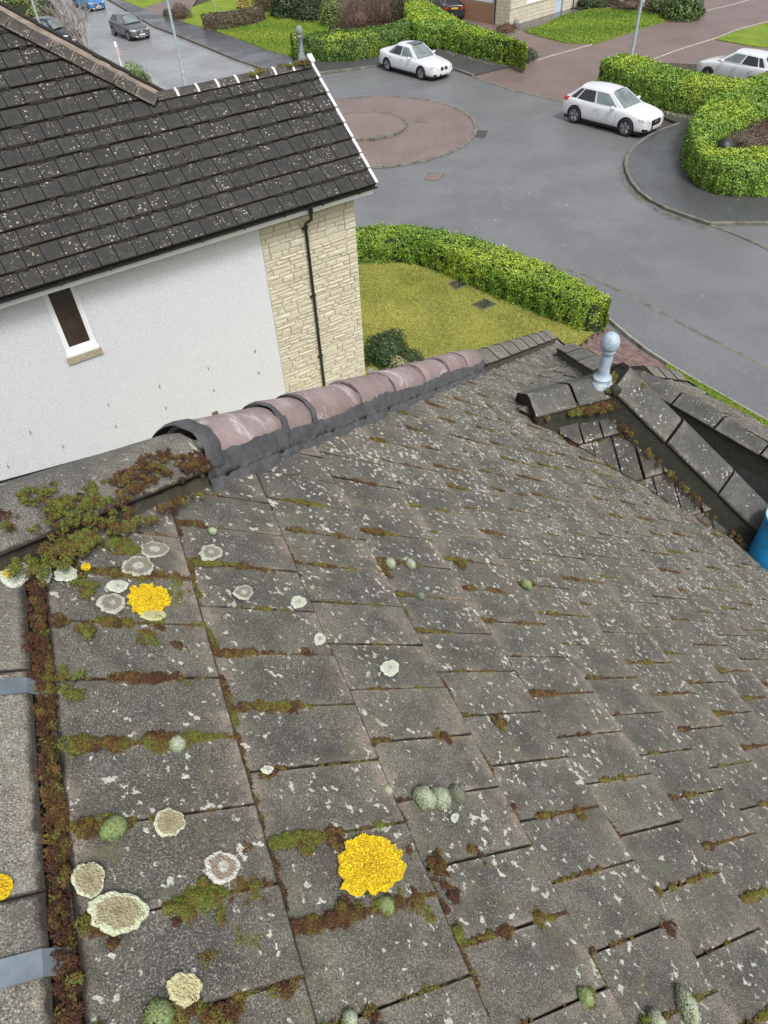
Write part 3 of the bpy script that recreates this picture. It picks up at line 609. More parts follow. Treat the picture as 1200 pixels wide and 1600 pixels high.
blades(inner2[6:] + pts([(1500, 1000), (1150, 900), (1000, 640)]), 60000, .06, .10, (.10, .22, .02), (.24, .33, .04), 'bright green grass strip beside the footpath at the right', .012)

# leaf litter flecks along kerbs and pavements
def litter(path_px, n, spread, label, lz=.112, ca=(.20, .15, .07), cb=(.42, .38, .26)):
    P = np.array(resample([g2(*p) for p in path_px], .2)); k = rng.integers(0, len(P), n); Q = P[k] + rng.normal(0, spread, (n, 2))
    Q = np.c_[Q, np.full(n, .118)]; s = rng.uniform(.02, .05, n)[:, None]; a = rng.uniform(0, 6.28, n); d = np.c_[np.cos(a), np.sin(a), rng.normal(0, .3, n)]; e = np.c_[-np.sin(a), np.cos(a), rng.normal(0, .3, n)]
    V = np.stack([Q - d * s, Q + e * s * .6, Q + d * s, Q - e * s * .6], 1).reshape(-1, 3); V[:, 2] = V[:, 2] - .118 + lz; V[:, 2] = np.maximum(V[:, 2], lz); F = np.arange(4 * n).reshape(-1, 4)
    C = col_lerp(ca, cb, rng.random(n)); C = np.repeat(np.c_[C, np.ones(n)], 4, 0)
    o = link('leaf_litter', np_mesh('leaf_litter', V, F, M['matte_leaf'], col=C)); tag(o, label, 'fallen leaves', kind='stuff')
litter([(1000, 168), (1050, 182), (1095, 192)], 330, .16, 'pale fallen leaves under the hedge behind the white hatchback')
litter([(1070, 262), (1085, 285), (1110, 301), (1150, 309)], 160, .12, 'pale fallen leaves along the foot of the looped hedge')
litter([(690, 82), (740, 96), (800, 107)], 240, .18, 'pale fallen leaves under the hedge beside the white saloon')

litter([(985, 242), (972, 258), (975, 280), (990, 302), (1012, 320), (1046, 338), (1100, 356)], 420, .10, 'dark grit and leaves gathered in the gutter of the right hand kerb', .012, (.05, .04, .025), (.22, .17, .09))
litter([(240, 45), (290, 65), (371, 98), (422, 117)], 260, .10, 'dark grit in the gutter of the upper road kerb', .016, (.05, .045, .03), (.16, .15, .07))
litter([(600, 107), (660, 104), (712, 114), (745, 124)], 200, .16, 'fallen leaves in the gutter beside the white saloon', .012, (.10, .07, .03), (.40, .34, .20))
litter([(700, 330), (850, 380), (1000, 440), (700, 250), (900, 330)], 130, 1.6, 'scattered pale leaf specks on the road surface', .008, (.25, .24, .2), (.5, .48, .42))

# ------------------------------------------------------------------ tile laying
def clip(poly, n, d):
    """keep points with n.p <= d"""
    out = []
    for i in range(len(poly)):
        a, b = np.array(poly[i]), np.array(poly[(i + 1) % len(poly)]); fa, fb = n @ a - d, n @ b - d
        if fa <= 0: out.append(tuple(a))
        if (fa < 0 < fb) or (fb < 0 < fa): out.append(tuple(a + (b - a) * fa / (fa - fb)))
    return out
def area2(p): return abs(sum(p[i][0] * p[(i + 1) % len(p)][1] - p[(i + 1) % len(p)][0] * p[i][1] for i in range(len(p)))) / 2
def tile_geo(poly, c, wid, gau, rise, th, ch=.003, wob=0):
    """prism of a clipped tile; local x along course, y down slope, origin at c"""
    q = [(p[0] - c[0], p[1] - c[1]) for p in poly]; A = sum(q[i][0] * q[(i + 1) % len(q)][1] - q[(i + 1) % len(q)][0] * q[i][1] for i in range(len(q)))
    if A < 0: q = q[::-1]
    n = len(q); cx = sum(p[0] for p in q) / n; cy = sum(p[1] for p in q) / n
    top = lambda x, y: rise * (y / gau + .5)
    V = []; uv = []
    for x, y in q: V.append((x, y, top(x, y) - th))
    for x, y in q: V.append((x, y, top(x, y) - ch))
    for x, y in q:
        dx, dy = x - cx, y - cy; L = math.hypot(dx, dy) + 1e-9; s = max(0, 1 - ch * 1.6 / L); X, Y = cx + dx * s, cy + dy * s; V.append((X, Y, top(X, Y)))
    V.append((cx, cy, top(cx, cy) + wob))
    for v in V: uv.append((v[0] / wid + .5, v[1] / gau + .5))
    F = [tuple(range(n))[::-1]] + [(i, (i + 1) % n, n + (i + 1) % n, n + i) for i in range(n)] + [(n + i, n + (i + 1) % n, 2 * n + (i + 1) % n, 2 * n + i) for i in range(n)] + [(2 * n + i, 2 * n + (i + 1) % n, 3 * n) for i in range(n)]
    return V, F, uv
def lay(parent, mat, org, ex, ey, ez, s0, s1, a0, a1, wid, gau, halfs, offs, rise=.016, th=.016, gap=.0024, limit=300, pname='tile', notch=None, jit=1.0, stuff_name='tile_field', joff=0):
    """halfs: list of (n,d) half planes in (a,s); halfs may be callables returning clipped poly"""
    full_me = {}; pieces = []
    nr = int(math.ceil((s1 - s0) / gau - 1e-6))
    for k in range(nr):
        off = offs(k); j0 = int(math.floor((a0 - off) / wid)); j1 = int(math.ceil((a1 - off) / wid))
        for j in range(j0, j1):
            xa = off + j * wid; c = (xa + wid / 2, s0 + (k + .5) * gau)
            hx, hy = wid / 2 - gap / 2, gau / 2
            full = [(c[0] - hx, c[1] - hy), (c[0] + hx, c[1] - hy), (c[0] + hx, c[1] + hy), (c[0] - hx, c[1] + hy)]
            poly = list(full)
            for n, d in halfs:
                poly = clip(poly, np.array(n, float), d)
                if len(poly) < 3: break
            if len(poly) >= 3 and notch: poly = notch(poly, c)
            if len(poly) < 3 or area2(poly) < .0006: continue
            W3 = org + ex * c[0] + ey * c[1]; pj = proj(W3); vis = -90 < pj[0] < 1290 and -90 < pj[1] < 1690 and (RC.T @ (W3 - EYE))[2] < 0
            pieces.append((not vis, float(np.linalg.norm(W3 - EYE)), c, poly, area2(poly) > .985 * 4 * hx * hy))
    pieces.sort(key=lambda p: (p[0], p[1])); rest = MB()
    for i, (nv, dist, c, poly, isfull) in enumerate(pieces):
        r1, r2, r3 = (random.gauss(0, .003) * jit, random.gauss(0, .004) * jit, random.gauss(0, .0016) * jit)
        X = ex + ey * r1 + ez * r2 * .6; X = X / np.linalg.norm(X); Y = ey - ex * r1; Y = Y - X * (X @ Y); Y /= np.linalg.norm(Y); Zz = np.cross(X, Y)
        if Zz @ ez < 0: Zz = -Zz
        Mx = basis(org + ex * c[0] + ey * c[1] + ez * r3, X, Y, Zz)
        if i < limit:
            if isfull:
                kk = random.randrange(4)
                if kk not in full_me:
                    hx, hy = wid / 2 - gap / 2, gau / 2; ch = .0028 + .0006 * kk
                    e = [random.uniform(0, .0010) for _ in range(8)]
                    P = [(-hx + e[0], -hy), (hx - e[1], -hy), (hx - e[2], hy - e[3] * 1.5), (hx * .3, hy - e[4] * 1.2), (-hx * .4, hy - e[5]), (-hx + e[6], hy - e[7])]
                    V, F, uv = tile_geo(P, (0, 0), wid, gau, rise, th, ch, random.uniform(-.001, .002)); b = MB(); b.add(V, F, uv); full_me[kk] = b.mesh('tile', mat)
                link(pname, full_me[kk], parent, Mx)
            else:
                V, F, uv = tile_geo(poly, c, wid, gau, rise, th); b = MB(); b.add(V, F, uv); link(pname, b.mesh('tile', mat), parent, Mx)
        else:
            V, F, uv = tile_geo(poly, c, wid, gau, rise, th); rest.add([Mx @ Vector(v) for v in V], F, uv)
    if rest.v: o = rest.build(stuff_name, mat, parent); o['kind'] = 'stuff'
    return len(pieces)

# ------------------------------------------------------------------ near house: walls, roof
EW = 4.9; EZ = O[2] - EW * math.tan(PT); HA0 = .66; HK = .967
near = thing('house', uw(0, 0, 0), 'near house whose lichen spotted grey tiled hip roof fills the foreground', 'house')
FA = HA0 + EW * HK      # eave line of the hip end (plan a)
wl = MB(); inn_ = .35
for a0, a1, w0, w1 in ((-9, FA - inn_, -EW + inn_ - .2, EW - inn_),): wl.prism([uw(a0, w0, 0)[:2], uw(a1, w0, 0)[:2], uw(a1, w1, 0)[:2], uw(a0, w1, 0)[:2]], 0, EZ - .05)
wl.build('wall', M['render'], near)
roof = MB()       # under-structure a little below the tiles
dz = -.03
apx = O[2] + dz
R = [uw(-9, 0, apx), uw(HA0, 0, apx), uw(FA, EW, EZ + dz), uw(-9, EW, EZ + dz), uw(FA, -EW - .2, EZ + dz), uw(-9, -EW - .2, EZ + dz), uw(HA0, -.2, apx), uw(-9, -.2, apx)]
# cut for the wing on the front slope
v0, vn, vf = (2.52, 2.64), (.82, EW), (5.02, EW)
zz = lambda w: O[2] - w * math.tan(PT) + dz
Q = [uw(-9, 0, apx), uw(HA0, 0, apx), uw(FA, EW, zz(EW)), uw(vf[0], vf[1], zz(EW)), uw(*v0, zz(v0[1])), uw(vn[0], vn[1], zz(EW)), uw(-9, EW, zz(EW))]
roof.add(Q, [(0, 4, 1), (1, 4, 3, 2), (0, 5, 4), (0, 6, 5)])
roof.add([R[6], R[1], R[2], R[4], R[5], R[7], R[0]], [(0, 3, 2, 1), (0, 5, 4, 3)])
roof.add([R[7], R[6], R[1], R[0]], [(0, 1, 2, 3)])
rf = roof.build('roof', M['dark'], near)
offs_tab = [4.017, 2.528, 2.874, 3.301]
def offs(k):
    o_ = offs_tab[k] if k < 4 else offs_tab[3] + .46 * (k - 3) + (.07 if k % 3 == 0 else 0)
    return o_ * PW
hipn = np.array([1, -HK * CP]); L_ = np.linalg.norm(hipn)
def notch(poly, c):
    a, w = c[0], c[1] * CP
    # near valley line v0-vn ; far valley line v0-vf
    if w < v0[1] - .25: return poly
    mid = v0[0] + (w - v0[1]) * .2
    if a < mid:
        d = np.array([vn[0] - v0[0], (vn[1] - v0[1]) / CP]); n = np.array([d[1], -d[0]])      # keep smaller a
        if n[0] < 0: n = -n
        return clip(poly, n, n @ np.array([v0[0], v0[1] / CP]) - .03)
    d = np.array([vf[0] - v0[0], (vf[1] - v0[1]) / CP]); n = np.array([d[1], -d[0]]);
    if n[0] > 0: n = -n
    return clip(poly, n, n @ np.array([v0[0], v0[1] / CP]) - .03)
lay(rf, M['tile'], O, U, S, N, 0, EW / CP + .04, -1.6, FA, PW, GA, [(hipn, HA0 + .0)], offs, notch=notch, limit=300)
# hip end slope and rear slope (turned away from the photograph): joined courses
hp_pt = math.atan2(O[2] - EZ, FA - HA0); S2 = U * math.cos(hp_pt) - Z * math.sin(hp_pt); N2 = U * math.sin(hp_pt) + Z * math.cos(hp_pt)
LL = (FA - HA0) / math.cos(hp_pt)
lay(rf, M['tile'], uw(HA0, 0, O[2]), W, S2, N2, 0, LL, -EW, EW, .307, GA, [((1, -math.cos(hp_pt) / HK), 0), ((-1, -math.cos(hp_pt) / HK), .2)], lambda k: .15 * (k % 2), limit=0)
# gutters of the near house (dark lines beyond the hip)
def gutter(a, b, out, parent, r=.06, name='gutter', brackets=0):
    a, b, out = map(lambda q: np.array(q, float), (a, b, out)); d = (b - a); L = np.linalg.norm(d); d /= L
    P = [(math.cos(q) * r, math.sin(q) * r) for q in np.linspace(PI, 2 * PI, 9)] + [(math.cos(q) * (r - .006), math.sin(q) * (r - .006)) for q in np.linspace(2 * PI, PI, 9)]
    m = MB(); V = [e + out * x + Z * y for e in (a, b) for x, y in P]; n = len(P); m.add(V, [(i, (i + 1) % n, n + (i + 1) % n, n + i) for i in range(n)] + [tuple(range(n)), tuple(range(n, 2 * n))[::-1]])
    g = m.build(name, M['blackp'], parent)
    for k in range(brackets):
        c = a + d * L * (k + .5) / brackets; q = MB(); q.tube([c + out * math.cos(t) * (r + .012) + Z * math.sin(t) * (r + .012) for t in np.linspace(PI, 2 * PI, 7)], .011, 4); q.box(c + out * (r + .004) + Z * .01, (.03, .012, .05), [d, out, Z]); q.build('gutter_bracket', M['blackp'], g)
    return g
gutter(uw(FA + .07, -EW - .3, EZ - .03), uw(FA + .07, EW + .05, EZ - .03), U, near)
gutter(uw(-9, EW + .07, EZ - .05), uw(.9, EW + .07, EZ - .05), W, near)
gutter(uw(5.0, EW + .07, EZ - .05), uw(FA + .05, EW + .07, EZ - .05), W, near)

# hip and ridge caps
def cap(p0, p1, side, upv, prof, mat, parent, name, thick=.018, gap=.004, smooth=False, rj=0):
    """extrude an open profile [(x side, y up)] from p0 to p1, given thickness"""
    p0 = np.array(p0); p1 = np.array(p1); d = p1 - p0; L = np.linalg.norm(d); d /= L; p0 = p0 + d * gap; p1 = p1 - d * gap
    n = len(prof); inner = []
    for i in range(n):
        a = np.array(prof[max(i - 1, 0)]); b = np.array(prof[min(i + 1, n - 1)]); t = (b - a) / np.linalg.norm(b - a); nn = np.array([-t[1], t[0]]); nn = nn if nn[1] < 0 or (abs(nn[1]) < 1e-6) else -nn
        inner.append(np.array(prof[i]) + nn * thick)
    V = []; uv = []
    for e, (p, u_) in enumerate(((p0, 0.), (p0 + d * .006, .02), (p1 - d * .006, .98), (p1, 1.))):
        s = .985 if e in (0, 3) else 1
        for i, q in enumerate(list(prof)): V.append(p + side * q[0] * s + upv * q[1] * s); uv.append((i / (n - 1), u_))
    for p, u_ in ((p0, 0.), (p1, 1.)):
        for i, q in enumerate(inner): V.append(p + side * q[0] + upv * q[1]); uv.append((i / (n - 1), u_))
    F = []
    for e in range(3):
        for i in range(n - 1): F.append((e * n + i, e * n + i + 1, (e + 1) * n + i + 1, (e + 1) * n + i))
    for i in range(n - 1): F.append((4 * n + i, 5 * n + i, 5 * n + i + 1, 4 * n + i + 1))
    for i in range(n - 1): F.append((0 * n + i + 1, 0 * n + i, 4 * n + i, 4 * n + i + 1)); F.append((3 * n + i, 3 * n + i + 1, 5 * n + i + 1, 5 * n + i))
    for i in (0, n - 1): F.append((i, n + i, 2 * n + i, 3 * n + i, 5 * n + i, 4 * n + i))
    b = MB(); b.add(V, F, uv); o = b.build(name, mat, parent, auto=35 if smooth else None); return o
hipdir = U * HK + W - Z * math.tan(PT)
def hp(t, up=0., sd=0.): return uw(HA0 + HK * t, t, O[2] - t * math.tan(PT)) + HU * up + HS * sd
hd = hipdir / np.linalg.norm(hipdir); HS = np.cross(hd, Z); HS /= np.linalg.norm(HS); HU = np.cross(HS, hd)       # side points to our slope (right)
rr = .10
half = [(math.cos(q) * rr * 1.03, math.sin(q) * rr + .012) for q in np.linspace(PI * 1.0, 0, 15)]
ang = [(-.15, -.045), (-.035, .062), (0, .072), (.035, .062), (.13, .0)]
TS = .285; t0 = .375
mort = MB()
seam = []
TJ = [.375, .655, .80, 1.10, 1.37, 1.67, 1.98, 2.25, 2.54]
for i in range(8):
    a, e_ = TJ[i], TJ[i + 1]; lift = random.uniform(-.003, .003)
    cap(hp(a, .012 + lift), hp(e_, -.004 + lift), HS, HU, half, M['pink'], near, 'ridge_tile', smooth=True, thick=.016)
tend = TJ[-1]; k = 0; a = tend
while a < 4.72:
    cap(hp(a, .02), hp(min(a + TS, 4.8), .012), HS, HU, ang, M['ridge_old'], near, 'ridge_tile'); a += TS
cap(hp(-.36, .03), hp(t0 - .03, .048), HS, HU, [(-.20, -.06), (-.05, .035), (0, .05), (.05, .04), (.125, -.035)], M['ridge_old'], near, 'ridge_tile', thick=.03)
# fresh mortar: lumpy strips both sides of the half round tiles, collar and joints
def strip(name, mat, samples, nseg, rad, parent, noise_amt=.008, seed=1, closed=False):
    """samples: function t-> list of 3D cross points"""
    G = np.array([samples(t) for t in np.linspace(0, 1, nseg)]); m, n = G.shape[:2]
    P = G.reshape(-1, 3); P = P + N * (vnoise(P, 45, seed) * noise_amt + vnoise(P, 130, seed + 1) * noise_amt * .5)[:, None]
    idx = np.arange(m * n).reshape(m, n); F = np.stack([idx[:-1, :-1], idx[1:, :-1], idx[1:, 1:], idx[:-1, 1:]], -1).reshape(-1, 4)
    return link(name, np_mesh(name, P, F, mat, smooth=True), parent)
def jag(t, s, amp): return amp * (math.sin(t * 61 + s) * .5 + math.sin(t * 143 + s * 2) * .35 + math.sin(t * 311 + s) * .25)
def mort_r(tt):
    t = t0 - .04 + (tend - t0 + .06) * tt; topy = .042 + jag(tt, 1, .006) + .010 * math.sin(tt * 19)
    bx = .132 + jag(tt, 3, .010)
    roofy = lambda x: -x * .42 + .030
    return [hp(t, topy, math.sqrt(max(0, 1 - ((topy - .012) / rr) ** 2)) * rr * 1.03 + .003), hp(t, .02, rr + .012), hp(t, -.005, rr + .017), hp(t, -.028, rr + .024), hp(t, roofy(bx * .92) + .006, bx * .92), hp(t, roofy(bx) - .006, bx), hp(t, roofy(bx) - .05, bx + .012)]
strip('mortar', M['mortar'], mort_r, 420, 0, near, .004, 3)
strip('mortar', M['oldmortar'], lambda tt: [hp(tend + (4.75 - tend) * tt, .0, .118), hp(tend + (4.75 - tend) * tt, -.04, .125), hp(tend + (4.75 - tend) * tt, -.10, .14)], 60, 0, near, .01, 4)
strip('mortar', M['oldmortar'], lambda tt: [hp(-.2 + .56 * tt, -.01, .108), hp(-.2 + .56 * tt, -.045, .118), hp(-.2 + .56 * tt, -.09, .135 + .01 * math.sin(tt * 20))], 40, 0, near, .008, 5)
def collar(t, wd, parent, rad=.012, a0=0, a1=PI, mat='mortar', seed=2):
    G = []
    for q in np.linspace(a0, a1, 26):
        row = []
        for e, h_ in ((-1, 0.), (-.6, .8), (0, 1.), (.6, .8), (1, 0.)):
            r_ = rr + .006 + rad * h_; row.append(hp(t + (wd * e + jag(q, seed, .006)) / 1.58, math.sin(q) * r_ + .012, math.cos(q) * r_ * 1.03))
        G.append(row)
    G = np.array(G); m, n = G.shape[:2]; P = G.reshape(-1, 3); P += N * (vnoise(P, 60, seed) * .004)[:, None]
    idx = np.arange(m * n).reshape(m, n); F = np.stack([idx[:-1, :-1], idx[1:, :-1], idx[1:, 1:], idx[:-1, 1:]], -1).reshape(-1, 4)
    return link('mortar', np_mesh('mortar', P, F, M[mat], smooth=True), parent)
collar(t0 - .008, .045, near, .010, seed=1); collar(TJ[1], .020, near, .004, seed=6); collar(TJ[2], .018, near, .004, seed=7)
for i in range(3, 9): collar(TJ[i], .0035, near, .0006, seed=10 + i)
# ridge running back towards the camera, bedded with moss, and its fixing straps
rprof = [(-.40, -.19), (-.255, .03), (-.215, .045), (-.175, .033), (-.03, -.035)]
RU = Z; lenr = .42
y = HA0 - .07
joints = []
while y > -3.2:
    cap(uw(y, 0, O[2] + .068), uw(y - lenr, 0, O[2] + .068), W, Z, rprof, M['ridge_old'], near, 'ridge_tile', thick=.022, gap=.0012); joints.append(y - lenr); y -= lenr
strip('mortar', M['oldmortar'], lambda tt: [uw(HA0 - .1 - 3.2 * tt, -.045, O[2] + .022), uw(HA0 - .1 - 3.2 * tt, -.03, O[2] - .002), uw(HA0 - .1 - 3.2 * tt, .0, O[2] - .012)], 120, 0, near, .006, 9)
def strap(pxc, wid, name='ridge_clip'):
    # centre line point on the ridge cap edge
    P = on_plane(pxc[0], pxc[1], uw(0, 0, O[2] + .045), Z); a = (P - uw(0, 0, P[2])) @ U
    d = np.array([(rprof[4][0] - rprof[3][0]), (rprof[4][1] - rprof[3][1])]); d /= np.linalg.norm(d)
    prof = [(-.42, -.10), (-.26, .10), (-.215, .12), (-.17, .106), (-.036, .040), (-.010, .002), (-.007, -.008)]
    m = MB(); V = []
    for e in (-.5, .5):
        for x, zz_ in prof: V.append(uw(a + e * wid, x, O[2] + zz_ + .004))
    n = len(prof); V += [np.array(v) - Z * .002 for v in V]
    F = [(i, i + 1, n + i + 1, n + i) for i in range(n - 1)] + [(2 * n + i + 1, 2 * n + i, 3 * n + i, 3 * n + i + 1) for i in range(n - 1)]
    F += [(i, 2 * n + i, 2 * n + i + 1, i + 1) for i in range(n - 1)] + [(n + i + 1, 3 * n + i + 1, 3 * n + i, n + i) for i in range(n - 1)] + [(n - 1, 3 * n - 1, 4 * n - 1, 2 * n - 1)]
    m.add(V, F); return m.build(name, M['steel'], near)
strap((45, 1068), .034); strap((78, 1498), .037)

# ------------------------------------------------------------------ projecting wing with hips and finial
wing = bpy.data.objects.new('front_wing', None)
def plane_tiles(parent, A, B, C, poly, mat, wid=.155, gau=.30, rise=.02, seed=0, limit=80, gap=.012, base=True):
    """A origin, B-A direction of the course, C a point down slope; poly 3D points of the face"""
    ex = (B - A) / np.linalg.norm(B - A); ez = np.cross(B - A, C - A); ez /= np.linalg.norm(ez); ez = ez if ez[2] > 0 else -ez; ey = np.cross(ez, ex)
    if ey[2] > 0: ey = -ey
    P2 = [((p - A) @ ex, (p - A) @ ey) for p in poly]; ar = sum(P2[i][0] * P2[(i + 1) % len(P2)][1] - P2[(i + 1) % len(P2)][0] * P2[i][1] for i in range(len(P2)))
    if ar < 0: P2 = P2[::-1]
    halfs = []
    for i in range(len(P2)):
        a, b = np.array(P2[i]), np.array(P2[(i + 1) % len(P2)]); d = b - a; n = np.array([d[1], -d[0]]); halfs.append((n, n @ a))
    xs = [p[0] for p in P2]; ys = [p[1] for p in P2]
    if np.cross(ex, ey) @ ez < 0: pass
    if base: b = MB(); b.add([p - ez * .03 for p in poly], [tuple(range(len(poly)))]); u = b.build('underlay', M['dark'], parent)
    lay(parent, mat, A, ex, ey, ez, min(ys) - .0, max(ys), min(xs), max(xs), wid, gau, halfs, lambda k: wid * (.5 * (k % 2) + .2), rise=rise, limit=limit, gap=gap, jit=4)
zr = H - 2.98
F0 = uw(2.47, 3.36, zr); V0 = uw(2.52, 2.50, zr)
An, Bn, Cn = V0, F0, uw(1.45, 4.07, O[2] - 4.07 * math.tan(PT) + .02)
nn_ = np.cross(Bn - An, Cn - An); nn_ /= np.linalg.norm(nn_)
def drop_to(P, P0, n): return P - Z * ((P - P0) @ n) / n[2]
hipA_end = drop_to(uw(.84, 4.91, 0), An, nn_)
vmid = drop_to(uw(2.46, 2.80, 0), An, nn_); val_end = drop_to(uw(.83, 4.90, 0), An, nn_)
wroof = bpy.data.objects.new('wing_roof', None)
COL.objects.link(wroof); WM[wroof] = Matrix.Identity(4); wroof.parent = near; wroof.matrix_parent_inverse = WM[near].inverted()
b = MB(); b.add([V0 - Z * .04 - W * .1, F0 - Z * .04, hipA_end - Z * .04, val_end - Z * .04 - W * .02 - U * .02, vmid - Z * .04 - W * .03 - U * .02], [(0, 1, 2, 3, 4)]); b.build('underlay', M['dark'], wroof)
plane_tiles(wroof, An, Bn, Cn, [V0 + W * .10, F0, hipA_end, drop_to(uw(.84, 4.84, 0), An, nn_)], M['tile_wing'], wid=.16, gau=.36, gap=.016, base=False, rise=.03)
farP = uw(4.95, 4.75, O[2] - 4.75 * math.tan(PT))
fnn = np.cross(F0 - V0, farP - V0)
D0 = drop_to(uw(3.05, 3.80, 0), V0, fnn) + Z * .03; Dp = drop_to(uw(4.55, 4.58, 0), V0, fnn) + Z * .03
plane_tiles(wroof, V0, F0, farP, [V0, F0, Dp - Z * .03, farP], M['tile'])
# lower bay roof alongside: its ridge, hips and the slope down to its gutter
B0 = uw(3.58, 4.70, H - 3.98); B1 = uw(.55, 5.56, H - 3.98); G1 = uw(4.02, 5.66, H - 4.60); G0 = uw(-.2, 6.03, H - 4.60)
plane_tiles(wroof, B1, B0, G1, [B1, B0, G1, G0], M['tile'], limit=110)
tr0 = uw(2.75, 3.95, H - 3.75); tr1 = uw(.7, 5.05, H - 4.70)
b = MB(); b.add([B0 - Z * .05, B1 - Z * .05, tr1, tr0], [(0, 1, 2, 3)]); b.add([F0 - Z * .03, tr0, tr1, hipA_end - Z * .03], [(0, 1, 2, 3)]); b.add([F0 - Z * .03, D0 - Z * .05, B0 - Z * .05, tr0], [(0, 1, 2, 3)]); b.build('valley_lining', simple('wet_lead', (.014, .014, .014), .8, var=.4, nscale=14, bump=.004), wroof)
b = MB(); b.add([B0, G1, Dp - Z * .02], [(0, 1, 2)]); b.add([B0, Dp - Z * .02, D0 + Z * .0], [(0, 1, 2)]); b.add([B0 + Z * .03, D0 + Z * .02, F0 + Z * .02, tr0], [(0, 1, 2, 3)]); b.build('mortar', M['oldmortar'], wroof)
gutter(G1 + W * .06 - Z * .02 + U * .03, G0 + W * .06 - Z * .02, W, near, .055)
wb = MB(); wb.prism([uw(1.1, 3.0, 0)[:2], uw(4.3, 3.0, 0)[:2], uw(3.8, 5.3, 0)[:2], uw(1.1, 5.5, 0)[:2]], 0, H - 4.85); wb.build('wall', M['render'], near)
def cap_line(P0, P1, wid, hgt, n, mat, name='ridge_tile', skew=0., mort=True, flat=.3, bright='oldmortar'):
    d = P1 - P0; dl = d / np.linalg.norm(d); sd_ = np.cross(dl, Z); sd_ /= np.linalg.norm(sd_); up_ = np.cross(sd_, dl)
    pr = [(-wid, -hgt), (-wid * .12, -.004), (0, 0), (wid * .12, -.004), (wid, -hgt)]
    for i in range(n):
        a = P0 + d * i / n; b_ = P0 + d * (i + 1) / n
        cap(a + up_ * (.085 + random.uniform(-.004, .004)), b_ + up_ * (.08 + random.uniform(-.004, .004)), sd_, up_, pr, mat, near, name, thick=.03, gap=.007)
    if mort:
        pl = MB(); e_ = P0 + dl * .012; pl.add([e_ + sd_ * x + up_ * (y_ + .078 - .02) for x, y_ in pr] + [e_ + sd_ * wid * .97 - up_ * (hgt + .12), e_ - sd_ * wid * .97 - up_ * (hgt + .12)], [(0, 1, 2, 3, 4, 5, 6)]); pl.build('mortar', M[bright], near)
        for s in (-1, 1):
            strip('mortar', M[bright], lambda tt, s=s: [P0 + d * tt + sd_ * s * wid * .93 + up_ * (.07 - hgt), P0 + d * tt + sd_ * s * wid * .98 + up_ * (.0 - hgt), P0 + d * tt + sd_ * s * (wid + .03) + up_ * (-.17 - hgt)], 40, 0, near, .01, 12)
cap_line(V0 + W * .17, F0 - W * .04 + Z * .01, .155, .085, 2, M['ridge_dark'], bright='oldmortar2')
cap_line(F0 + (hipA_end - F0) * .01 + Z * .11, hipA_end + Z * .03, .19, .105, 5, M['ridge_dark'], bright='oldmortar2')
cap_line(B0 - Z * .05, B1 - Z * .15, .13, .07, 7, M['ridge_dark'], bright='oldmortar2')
cap_line(B0, G1, .14, .06, 3, M['ridge_old'])
cap_line(F0 + (D0 - F0) * .35 + Z * .02, Dp, .15, .06, 3, M['ridge_old'])

# finial
fbase = uw(2.45, 3.23, zr + .06)
fin = MB()
fin.lathe([(r_ * .78, z_ * .74) for r_, z_ in [(.10, -.12), (.105, 0), (.085, .03), (.078, .05), (.082, .07), (.055, .09), (.05, .12), (.052, .30), (.05, .33), (.062, .345), (.064, .365), (.055, .375), (.058, .385), (.076, .395), (.08, .41), (.082, .44), (.078, .47), (.066, .50), (.045, .525), (.018, .538), (.002, .54)]], fbase, 20)
fin.build('finial', M['finial'], near, auto=50)
b = MB(); b.lathe([(.034, 0), (.038, .02), (.038, .05), (.028, .062), (.002, .066)], fbase - U * .085 + W * .035 + Z * .0, 12, [W, Z, -U]); b.build('finial_boss', M['ridge_old'], near, auto=40)

# blue bucket
ba, bs = px_roof(1193, 880); bp = rp(ba, bs, .012)
bk = thing('bucket', bp, 'blue plastic bucket standing on the tiles at the right edge', 'bucket')
bup = Z * .96 + N * .28; bup /= np.linalg.norm(bup); bx = np.cross(U, bup); bx /= np.linalg.norm(bx); by = np.cross(bup, bx)
m = MB(); m.lathe([(.135, 0), (.142, .012), (.150, .2), (.165, .40), (.172, .405), (.172, .42), (.158, .42), (.152, .38), (.138, .02), (.001, .018)], bp, 28, [bx, by, bup]); m.build('body', M['bluebucket'], bk, auto=40)
m = MB(); m.lathe([(.169, .408), (.176, .412), (.176, .424), (.169, .427), (.160, .424)], bp, 28, [bx, by, bup]); m.build('rim', simple('pale_rim', (.35, .55, .66), .4), bk, auto=40)
m = MB(); m.tube([bp + bx * .17 * math.cos(q) + by * .17 * math.sin(q) * .9 + bup * (.40 - .10 * math.sin(q)) for q in np.linspace(0, PI, 14)], .004, 6); m.build('handle', M['steel'], bk)

# ------------------------------------------------------------------ moss
def tufts(P, Nn, size, C, hk=1.25, tilt=.45, sides=4):
    n = len(P); Nn = Nn + rng.normal(0, tilt, (n, 3)); Nn /= np.linalg.norm(Nn, axis=1)[:, None]
    t = np.cross(Nn, rng.normal(size=(n, 3))); t /= np.linalg.norm(t, axis=1)[:, None]; b = np.cross(Nn, t)
    s = (size * rng.uniform(.6, 1.4, n))[:, None] if np.isscalar(size) else (size * rng.uniform(.6, 1.4, n))[:, None]
    V = [P + (t * math.cos(q) + b * math.sin(q)) * s * .55 for q in np.arange(sides) * 2 * PI / sides] + [P + Nn * s * hk]
    V = np.stack(V, 1).reshape(-1, 3); i = np.arange(n)[:, None] * (sides + 1)
    F = np.concatenate([i + [k, (k + 1) % sides, sides] for k in range(sides)])
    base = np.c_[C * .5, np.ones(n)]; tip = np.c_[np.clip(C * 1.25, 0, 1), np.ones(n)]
    CC = np.repeat(base[:, None], sides + 1, 1); CC[:, sides] = tip; return V, F, CC.reshape(-1, 4)
